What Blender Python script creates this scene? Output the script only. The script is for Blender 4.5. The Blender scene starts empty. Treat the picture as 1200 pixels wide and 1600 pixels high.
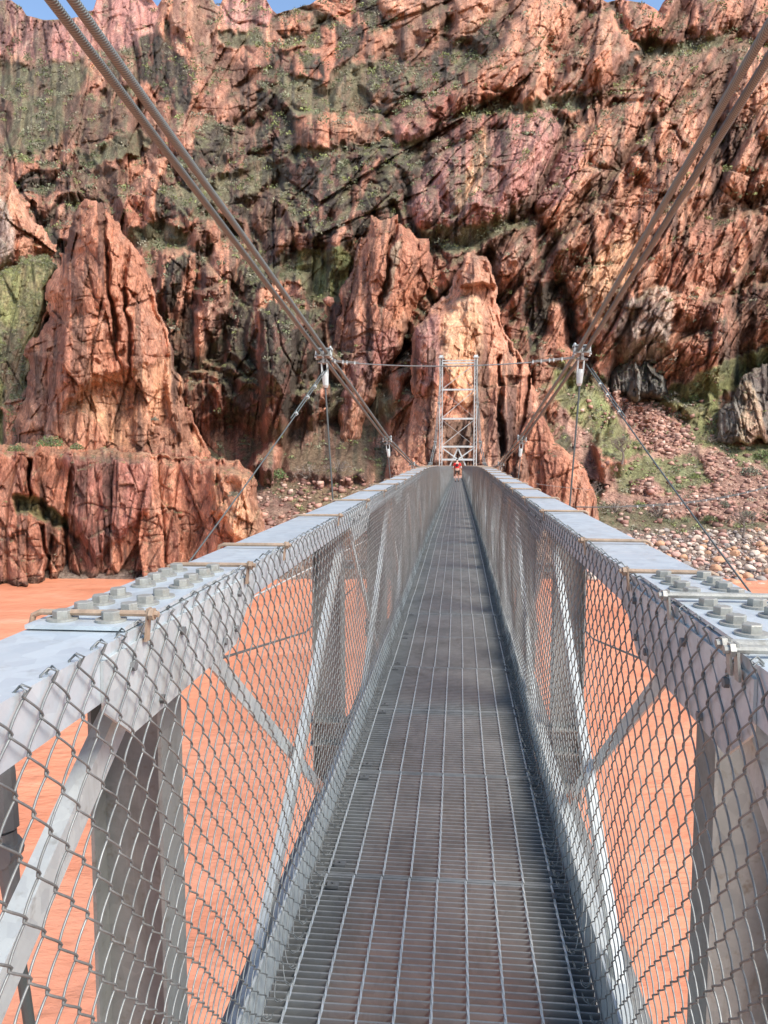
import bpy, math, random
import numpy as np
from mathutils import Vector, Matrix

random.seed(7)
rng = np.random.default_rng(7)
scene = bpy.context.scene
PI = math.pi

# ------------------------------------------------------------------ camera
FPX = 1202.0
CAM = Vector((0.06, 0.0, 1.53))
YAW = math.atan(116 / FPX)
PITCH = -math.atan(97 / math.hypot(FPX, 116))
fwd = Vector((-math.sin(YAW) * math.cos(PITCH), math.cos(YAW) * math.cos(PITCH), math.sin(PITCH)))
cd = bpy.data.cameras.new('camera'); cam = bpy.data.objects.new('camera', cd)
scene.collection.objects.link(cam)
cam.location = CAM
cam.rotation_euler = fwd.to_track_quat('-Z', 'Y').to_euler()
cd.sensor_fit = 'VERTICAL'; cd.sensor_height = 36; cd.lens = 36 * FPX / 1600
cd.clip_start = 0.02; cd.clip_end = 6000
scene.camera = cam
scene.render.resolution_x = 768; scene.render.resolution_y = 1024

# ------------------------------------------------------------------ light
SUN_EL, SUN_AZ = math.radians(48), math.radians(124)     # azimuth clockwise from +Y (right, a little behind)
world = bpy.data.worlds.new('World'); scene.world = world
world.use_nodes = True
wn = world.node_tree.nodes; wl = world.node_tree.links
sky = wn.new('ShaderNodeTexSky'); sky.sky_type = 'NISHITA'; sky.sun_disc = False
sky.sun_elevation = SUN_EL; sky.sun_rotation = SUN_AZ
sky.dust_density = 0.0; sky.air_density = 1.0; sky.ozone_density = 1.2
wl.new(sky.outputs[0], wn['Background'].inputs[0]); wn['Background'].inputs[1].default_value = 0.105
sl = bpy.data.lights.new('sun', 'SUN'); sl.energy = 2.7; sl.angle = math.radians(26); sl.color = (1.0, 0.95, 0.88)
so = bpy.data.objects.new('sun', sl); scene.collection.objects.link(so)
sd = Vector((math.sin(SUN_AZ) * math.cos(SUN_EL), math.cos(SUN_AZ) * math.cos(SUN_EL), math.sin(SUN_EL)))
so.rotation_euler = sd.to_track_quat('Z', 'Y').to_euler()
scene.view_settings.view_transform = 'Standard'; scene.view_settings.look = 'None'
scene.view_settings.exposure = 1.28; scene.view_settings.gamma = 1.0
scene.view_settings.use_curve_mapping = False

# ------------------------------------------------------------------ helpers
C = scene.collection
def unproject(px, py, D):
    """pixels of a 1200x1600 frame and depth along the view axis -> world arrays"""
    R = np.array(fwd.to_track_quat('-Z', 'Y').to_matrix())
    v = np.stack([(px - 600) / FPX * D, -(py - 800) / FPX * D, -D + 0 * px], -1)
    return v @ R.T + np.array(CAM)

def link(name, me, mat=None, parent=None, smooth=False):
    o = bpy.data.objects.new(name, me); C.objects.link(o)
    if mat is not None:
        me.materials.append(mat)
    if parent is not None:
        o.parent = parent
    if smooth:
        me.polygons.foreach_set('use_smooth', np.ones(len(me.polygons), bool))
    return o

def np_mesh(name, V, F, col=None):
    V = np.asarray(V, np.float32); F = np.asarray(F, np.int32)
    me = bpy.data.meshes.new(name)
    k = F.shape[1]
    me.vertices.add(len(V)); me.vertices.foreach_set('co', V.ravel())
    me.loops.add(F.size); me.loops.foreach_set('vertex_index', F.ravel())
    me.polygons.add(len(F)); me.polygons.foreach_set('loop_start', np.arange(0, F.size, k, dtype=np.int32))
    me.polygons.foreach_set('loop_total', np.full(len(F), k, np.int32))
    me.update(calc_edges=True)
    if col is not None:
        a = me.color_attributes.new('tone', 'FLOAT_COLOR', 'POINT')
        c4 = np.ones((len(V), 4), np.float32); c4[:, :3] = col
        a.data.foreach_set('color', c4.ravel())
    return me

class MB:
    """collects boxes, bars and tubes and links them as one mesh"""
    def __init__(s): s.V = []; s.F = []
    def add(s, V, F):
        n = len(s.V); s.V += [tuple(v) for v in V]; s.F += [tuple(i + n for i in f) for f in F]; return s
    def box(s, x0, x1, y0, y1, z0, z1):
        V = [(x, y, z) for z in (z0, z1) for y in (y0, y1) for x in (x0, x1)]
        return s.add(V, [(0,2,3,1),(4,5,7,6),(0,1,5,4),(2,6,7,3),(0,4,6,2),(1,3,7,5)])
    def bar(s, a, b, w, h, up=(0, 0, 1)):
        a = Vector(a); b = Vector(b); d = (b - a).normalized()
        r = d.cross(Vector(up)).normalized(); u = r.cross(d)
        V = [p + r * w / 2 * i + u * h / 2 * j for p in (a, b) for j in (-1, 1) for i in (-1, 1)]
        return s.add(V, [(0,2,3,1),(4,5,7,6),(0,1,5,4),(2,6,7,3),(0,4,6,2),(1,3,7,5)])
    def tube(s, pts, r, n=8, cap=True):
        pts = [Vector(p) for p in pts]; base = len(s.V)
        up = Vector((0, 0, 1))
        prev = None
        for i, p in enumerate(pts):
            d = (pts[min(i + 1, len(pts) - 1)] - pts[max(i - 1, 0)]).normalized()
            if prev is None:
                x = d.cross(up if abs(d.z) < .95 else Vector((1, 0, 0))).normalized()
            else:
                x = (prev - d * prev.dot(d)).normalized()
            prev = x; y = d.cross(x)
            rr = r[i] if isinstance(r, (list, tuple)) else r
            for k in range(n):
                t = 2 * PI * k / n
                s.V.append(tuple(p + x * math.cos(t) * rr + y * math.sin(t) * rr))
        for i in range(len(pts) - 1):
            for k in range(n):
                a = base + i * n + k; b = base + i * n + (k + 1) % n
                s.F.append((a, b, b + n, a + n))
        if cap:
            s.F.append(tuple(base + k for k in range(n))[::-1])
            s.F.append(tuple(base + (len(pts) - 1) * n + k for k in range(n)))
        return s
    def prism(s, outline, a, b):
        """outline: 2D points in (y,z); extruded in x from a to b"""
        n = len(outline)
        V = [(a, y, z) for y, z in outline] + [(b, y, z) for y, z in outline]
        F = [tuple(range(n))[::-1], tuple(range(n, 2 * n))] + [(i, (i + 1) % n, n + (i + 1) % n, n + i) for i in range(n)]
        return s.add(V, F)
    def mesh(s, name):
        me = bpy.data.meshes.new(name); me.from_pydata(s.V, [], s.F); me.update(); return me
    def build(s, name, mat, parent=None, smooth=False, bevel=0):
        o = link(name, s.mesh(name), mat, parent, smooth)
        if bevel:
            m = o.modifiers.new('bevel', 'BEVEL'); m.width = bevel; m.segments = 2; m.limit_method = 'ANGLE'
        return o

def tag(o, label=None, cat=None, group=None, kind=None):
    if label: o['label'] = label
    if cat: o['category'] = cat
    if group: o['group'] = group
    if kind: o['kind'] = kind
    return o

# ------------------------------------------------------------------ numpy noise
def _h(ix, iy, seed):
    n = (ix.astype(np.int64) * 374761393 + iy.astype(np.int64) * 668265263 + seed * 1442695041) & 0xFFFFFFFF
    n = ((n ^ (n >> 13)) * 1274126177) & 0xFFFFFFFF
    n = ((n ^ (n >> 16)) * 2246822519) & 0xFFFFFFFF
    return ((n ^ (n >> 15)) & 0xFFFFFF) / float(0xFFFFFF)
def vnoise(x, y, seed=0):
    ix = np.floor(x); iy = np.floor(y); fx = x - ix; fy = y - iy
    fx = fx * fx * fx * (fx * (fx * 6 - 15) + 10); fy = fy * fy * fy * (fy * (fy * 6 - 15) + 10)
    a = _h(ix, iy, seed); b = _h(ix + 1, iy, seed); c = _h(ix, iy + 1, seed); d = _h(ix + 1, iy + 1, seed)
    return (a + (b - a) * fx) * (1 - fy) + (c + (d - c) * fx) * fy
def fbm(x, y, seed=0, octv=4, gain=.5):
    s = 0; a = 1; t = 0
    for i in range(octv):
        s = s + a * vnoise(x * 2 ** i + 13.7 * i, y * 2 ** i - 7.3 * i, seed + i); t += a; a *= gain
    return s / t
def ridged(x, y, seed=0, octv=4, gain=.55):
    s = 0; a = 1; t = 0
    for i in range(octv):
        s = s + a * (1 - np.abs(2 * vnoise(x * 2 ** i + 5.1 * i, y * 2 ** i + 3.3 * i, seed + i) - 1)); t += a; a *= gain
    return s / t
def facets(u, v, seed):
    """tilted random cells: returns offset, tilt term and distance to the nearest border"""
    iu = np.floor(u); iv = np.floor(v)
    f1 = np.full(u.shape, 9.); f2 = np.full(u.shape, 9.); off = np.zeros(u.shape); tilt = np.zeros(u.shape)
    for du in (-1, 0, 1):
        for dv in (-1, 0, 1):
            cu = iu + du; cv = iv + dv
            pu = cu + _h(cu, cv, seed); pv = cv + _h(cu, cv, seed + 1)
            dx = u - pu; dy = v - pv; d = np.sqrt(dx * dx + dy * dy)
            near = d < f1
            f2 = np.where(near, f1, np.minimum(f2, d))
            f1 = np.where(near, d, f1)
            r1 = _h(cu, cv, seed + 2); r2 = _h(cu, cv, seed + 3) - .5; r3 = _h(cu, cv, seed + 4) - .5
            off = np.where(near, r1, off); tilt = np.where(near, r2 * dx + r3 * dy, tilt)
    return off, tilt, f2 - f1
def sstep(a, b, x):
    t = np.clip((x - a) / (b - a), 0, 1); return t * t * (3 - 2 * t)
def poly_sd(px, py, P):
    """signed distance to a polygon, positive inside"""
    P = np.asarray(P, float); n = len(P)
    d = np.full(px.shape, 1e9); ins = np.zeros(px.shape, bool)
    for i in range(n):
        x0, y0 = P[i]; x1, y1 = P[(i + 1) % n]
        ex, ey = x1 - x0, y1 - y0
        t = np.clip(((px - x0) * ex + (py - y0) * ey) / (ex * ex + ey * ey + 1e-9), 0, 1)
        dd = (px - x0 - ex * t) ** 2 + (py - y0 - ey * t) ** 2
        d = np.minimum(d, dd)
        c = ((y0 > py) != (y1 > py)) & (px < (x1 - x0) * (py - y0) / (y1 - y0 + 1e-12) + x0)
        ins ^= c
    d = np.sqrt(d)
    return np.where(ins, d, -d)

# ------------------------------------------------------------------ materials
def new_mat(name):
    m = bpy.data.materials.new(name); m.use_nodes = True
    nt = m.node_tree; return m, nt, nt.nodes['Principled BSDF']
def node(nt, t, **kw):
    n = nt.nodes.new(t)
    for k, v in kw.items(): setattr(n, k, v)
    return n
def noise_node(nt, scale, detail=4, rough=.6, coord=None, dist=0):
    n = node(nt, 'ShaderNodeTexNoise'); n.inputs['Scale'].default_value = scale
    n.inputs['Detail'].default_value = detail; n.inputs['Roughness'].default_value = rough
    n.inputs['Distortion'].default_value = dist
    if coord is not None: nt.links.new(coord, n.inputs['Vector'])
    return n
def ramp(nt, fac, stops):
    r = node(nt, 'ShaderNodeValToRGB'); nt.links.new(fac, r.inputs[0])
    e = r.color_ramp.elements
    while len(e) < len(stops): e.new(.5)
    for i, (p, c) in enumerate(stops):
        e[i].position = p; e[i].color = (c[0], c[1], c[2], 1)
    return r
def mix(nt, a, b, fac, mode='MIX'):
    m = node(nt, 'ShaderNodeMix', data_type='RGBA', blend_type=mode)
    for s, v in ((m.inputs['Factor'], fac), (m.inputs['A'], a), (m.inputs['B'], b)):
        if isinstance(v, (int, float)): s.default_value = v
        elif isinstance(v, tuple): s.default_value = (*v, 1)
        else: nt.links.new(v, s)
    return m.outputs['Result']
def bump(nt, bsdf, h, strength=.5, dist=.1, prev=None):
    b = node(nt, 'ShaderNodeBump'); b.inputs['Strength'].default_value = strength; b.inputs['Distance'].default_value = dist
    nt.links.new(h, b.inputs['Height'])
    if prev is not None: nt.links.new(prev, b.inputs['Normal'])
    if bsdf is not None: nt.links.new(b.outputs[0], bsdf.inputs['Normal'])
    return b.outputs[0]

def rock_material():
    m, nt, b = new_mat('rock')
    at = node(nt, 'ShaderNodeAttribute', attribute_name='tone')
    geo = node(nt, 'ShaderNodeNewGeometry')
    mp = node(nt, 'ShaderNodeMapping'); mp.inputs['Scale'].default_value = (1, 1, .45)
    nt.links.new(geo.outputs['Position'], mp.inputs[0])
    n1 = noise_node(nt, 1.1, 8, .7, mp.outputs[0], .4)
    r1 = ramp(nt, n1.outputs[0], [(.3, (.5, .46, .45)), (.46, (1.08, 1.08, 1.06)), (.66, (1.5, 1.55, 1.55))])
    c = mix(nt, at.outputs['Color'], r1.outputs[0], 1.0, 'MULTIPLY')
    n2 = noise_node(nt, .16, 5, .6, mp.outputs[0], .8)
    r2 = ramp(nt, n2.outputs[0], [(.35, (.78, .72, .74)), (.55, (1.05, 1, .97)), (.7, (1.12, 1.2, 1.2))])
    c = mix(nt, c, r2.outputs[0], .8, 'MULTIPLY')
    n5 = noise_node(nt, 3.5, 5, .75, mp.outputs[0], .2)
    r5 = ramp(nt, n5.outputs[0], [(.34, (.52, .5, .5)), (.5, (1, 1, 1)), (.64, (1.5, 1.5, 1.48))])
    c = mix(nt, c, r5.outputs[0], .8, 'MULTIPLY')
    nt.links.new(c, b.inputs['Base Color'])
    b.inputs['Roughness'].default_value = .9; b.inputs['Specular IOR Level'].default_value = .15
    nf = noise_node(nt, 5, 6, .75, mp.outputs[0], .3)
    v = node(nt, 'ShaderNodeTexVoronoi', feature='DISTANCE_TO_EDGE'); v.inputs['Scale'].default_value = .9
    mp2 = node(nt, 'ShaderNodeMapping'); mp2.inputs['Scale'].default_value = (1.3, 1.3, .5); mp2.inputs['Rotation'].default_value = (0, .3, 0)
    nt.links.new(geo.outputs['Position'], mp2.inputs[0])
    nw = mix(nt, mp2.outputs[0], n1.outputs['Color'], .25)
    nt.links.new(nw, v.inputs['Vector'])
    rv = ramp(nt, v.outputs['Distance'], [(0, (0, 0, 0)), (.12, (1, 1, 1))])
    x = bump(nt, None, rv.outputs[0], .18, .3)
    x = bump(nt, None, nf.outputs[0], 1.0, .3, x)
    bump(nt, b, n1.outputs[0], .8, .8, x)
    return m
M = {}
M['rock'] = rock_material()

def steel(name, base, var, rough=.5, metal=.35, scale=6, spot=None):
    m, nt, b = new_mat(name)
    tc = node(nt, 'ShaderNodeNewGeometry')
    n = noise_node(nt, scale, 6, .65, tc.outputs['Position'], .5)
    r = ramp(nt, n.outputs[0], [(.3, tuple(c * (1 - var) for c in base)), (.5, base), (.72, tuple(min(1, c * (1 + var)) for c in base))])
    c = r.outputs[0]
    if spot:
        n2 = noise_node(nt, scale * 6, 3, .7, tc.outputs['Position'])
        r2 = ramp(nt, n2.outputs[0], [(.58, (0, 0, 0)), (.75, (1, 1, 1))])
        c = mix(nt, c, spot, r2.outputs[0])
    vo = node(nt, 'ShaderNodeTexVoronoi'); vo.inputs['Scale'].default_value = scale * 9; nt.links.new(tc.outputs['Position'], vo.inputs['Vector'])
    rs = ramp(nt, vo.outputs['Color'], [(0, (.86, .86, .87)), (1, (1.10, 1.10, 1.08))])
    c = mix(nt, c, rs.outputs[0], .8, 'MULTIPLY')
    mp = node(nt, 'ShaderNodeMapping'); mp.inputs['Scale'].default_value = (1, .5, .25); nt.links.new(tc.outputs['Position'], mp.inputs[0])
    ng = noise_node(nt, scale * 1.7, 6, .75, mp.outputs[0], .8)
    rg = ramp(nt, ng.outputs[0], [(.54, (0, 0, 0)), (.72, (.55, .55, .55))])
    c = mix(nt, c, (base[0] * .52, base[1] * .46, base[2] * .38), rg.outputs[0])
    nt.links.new(c, b.inputs['Base Color'])
    b.inputs['Metallic'].default_value = metal; b.inputs['Roughness'].default_value = rough
    rr = ramp(nt, n.outputs[0], [(.3, (rough + .12,) * 3), (.7, (rough - .1,) * 3)])
    nt.links.new(rr.outputs[0], b.inputs['Roughness'])
    n3 = noise_node(nt, scale * 12, 3, .6, tc.outputs['Position'])
    bump(nt, b, n3.outputs[0], .12, .004)
    return m
M['galv'] = steel('galvanised steel', (.52, .545, .53), .16, .5, .3, 5, (.36, .36, .33))
M['galv_dull'] = steel('weathered galvanised steel', (.24, .24, .225), .22, .6, .3, 4, (.17, .15, .12))
M['chord'] = steel('zinc plate', (.56, .60, .61), .14, .42, .35, 3, (.44, .46, .45))
M['wire'] = steel('fence wire', (.22, .225, .215), .3, .5, .4, 14)
M['grate'] = steel('walkway steel', (.25, .25, .238), .25, .55, .2, 3)
M['grate_rod'] = steel('walkway rods', (.60, .61, .58), .2, .4, .5, 9)
M['stringer'] = steel('stringer steel', (.15, .15, .145), .25, .7, .2, 4)
M['rust'] = steel('rusty rod', (.36, .25, .17), .3, .7, .1, 20)
M['bolt'] = steel('bolt', (.34, .325, .285), .2, .5, .3, 30)
M['white_steel'] = steel('tower steel', (.50, .53, .51), .18, .5, .2, 2)

def cable_material():
    m, nt, b = new_mat('cable')
    tc = node(nt, 'ShaderNodeTexCoord')
    w = node(nt, 'ShaderNodeTexWave', wave_type='BANDS', bands_direction='DIAGONAL')
    mp = node(nt, 'ShaderNodeMapping'); mp.inputs['Scale'].default_value = (4, 30, 1)
    nt.links.new(tc.outputs['UV'], mp.inputs[0]); nt.links.new(mp.outputs[0], w.inputs['Vector'])
    w.inputs['Scale'].default_value = 1.0
    r = ramp(nt, w.outputs[0], [(0, (.075, .086, .082)), (.6, (.175, .195, .180))])
    nt.links.new(r.outputs[0], b.inputs['Base Color'])
    b.inputs['Metallic'].default_value = .1; b.inputs['Roughness'].default_value = .6
    bump(nt, b, w.outputs[0], .7, .006)
    return m
M['cable'] = cable_material()

def water_material():
    m, nt, b = new_mat('muddy water')
    geo = node(nt, 'ShaderNodeNewGeometry')
    mp = node(nt, 'ShaderNodeMapping'); mp.inputs['Scale'].default_value = (.45, 1, 1); mp.inputs['Rotation'].default_value = (0, 0, .12)
    nt.links.new(geo.outputs['Position'], mp.inputs[0])
    n = noise_node(nt, .22, 5, .6, mp.outputs[0], 1.0)
    r = ramp(nt, n.outputs[0], [(.28, (.58, .20, .105)), (.5, (.72, .28, .155)), (.62, (.74, .30, .17)), (.75, (.80, .38, .24))])
    nt.links.new(r.outputs[0], b.inputs['Base Color'])
    b.inputs['Roughness'].default_value = .28; b.inputs['Specular IOR Level'].default_value = .4
    n2 = noise_node(nt, 1.3, 6, .62, mp.outputs[0], 1.2)
    n4 = noise_node(nt, .05, 4, .6, geo.outputs['Position'], 2.5)
    x = bump(nt, None, n.outputs[0], .25, 1.0)
    x = bump(nt, None, n4.outputs[0], .25, 2.0, x)
    bump(nt, b, n2.outputs[0], .5, .25, x)
    return m
M['water'] = water_material()

def leaf_material():
    m, nt, b = new_mat('scrub leaves')
    at = node(nt, 'ShaderNodeAttribute', attribute_name='tone')
    nt.links.new(at.outputs['Color'], b.inputs['Base Color'])
    b.inputs['Roughness'].default_value = .8; b.inputs['Specular IOR Level'].default_value = .1
    return m
M['leaf'] = leaf_material()
def flat_mat(name, col, rough=.8, var=.15, scale=8):
    m, nt, b = new_mat(name)
    g = node(nt, 'ShaderNodeTexCoord'); n = noise_node(nt, scale, 4, .6, g.outputs['Object'])
    r = ramp(nt, n.outputs[0], [(.3, tuple(c * (1 - var) for c in col)), (.7, tuple(c * (1 + var) for c in col))])
    nt.links.new(r.outputs[0], b.inputs['Base Color']); b.inputs['Roughness'].default_value = rough
    return m

# ================================================================== CANYON
WATER_Z = -13.07
PAL = {
 'G': (.62, .305, .195), 'g': (.50, .235, .155), 'P': (.50, .245, .20), 'O': (.78, .45, .27), 'W': (.56, .42, .33),
 'D': (.095, .075, .058), 'B': (.20, .120, .085), 'V': (.165, .145, .09), 'L': (.245, .245, .11), 'T': (.42, .24, .18),
 'S': (.19, .18, .155), 'Y': (.48, .40, .28)}
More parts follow.
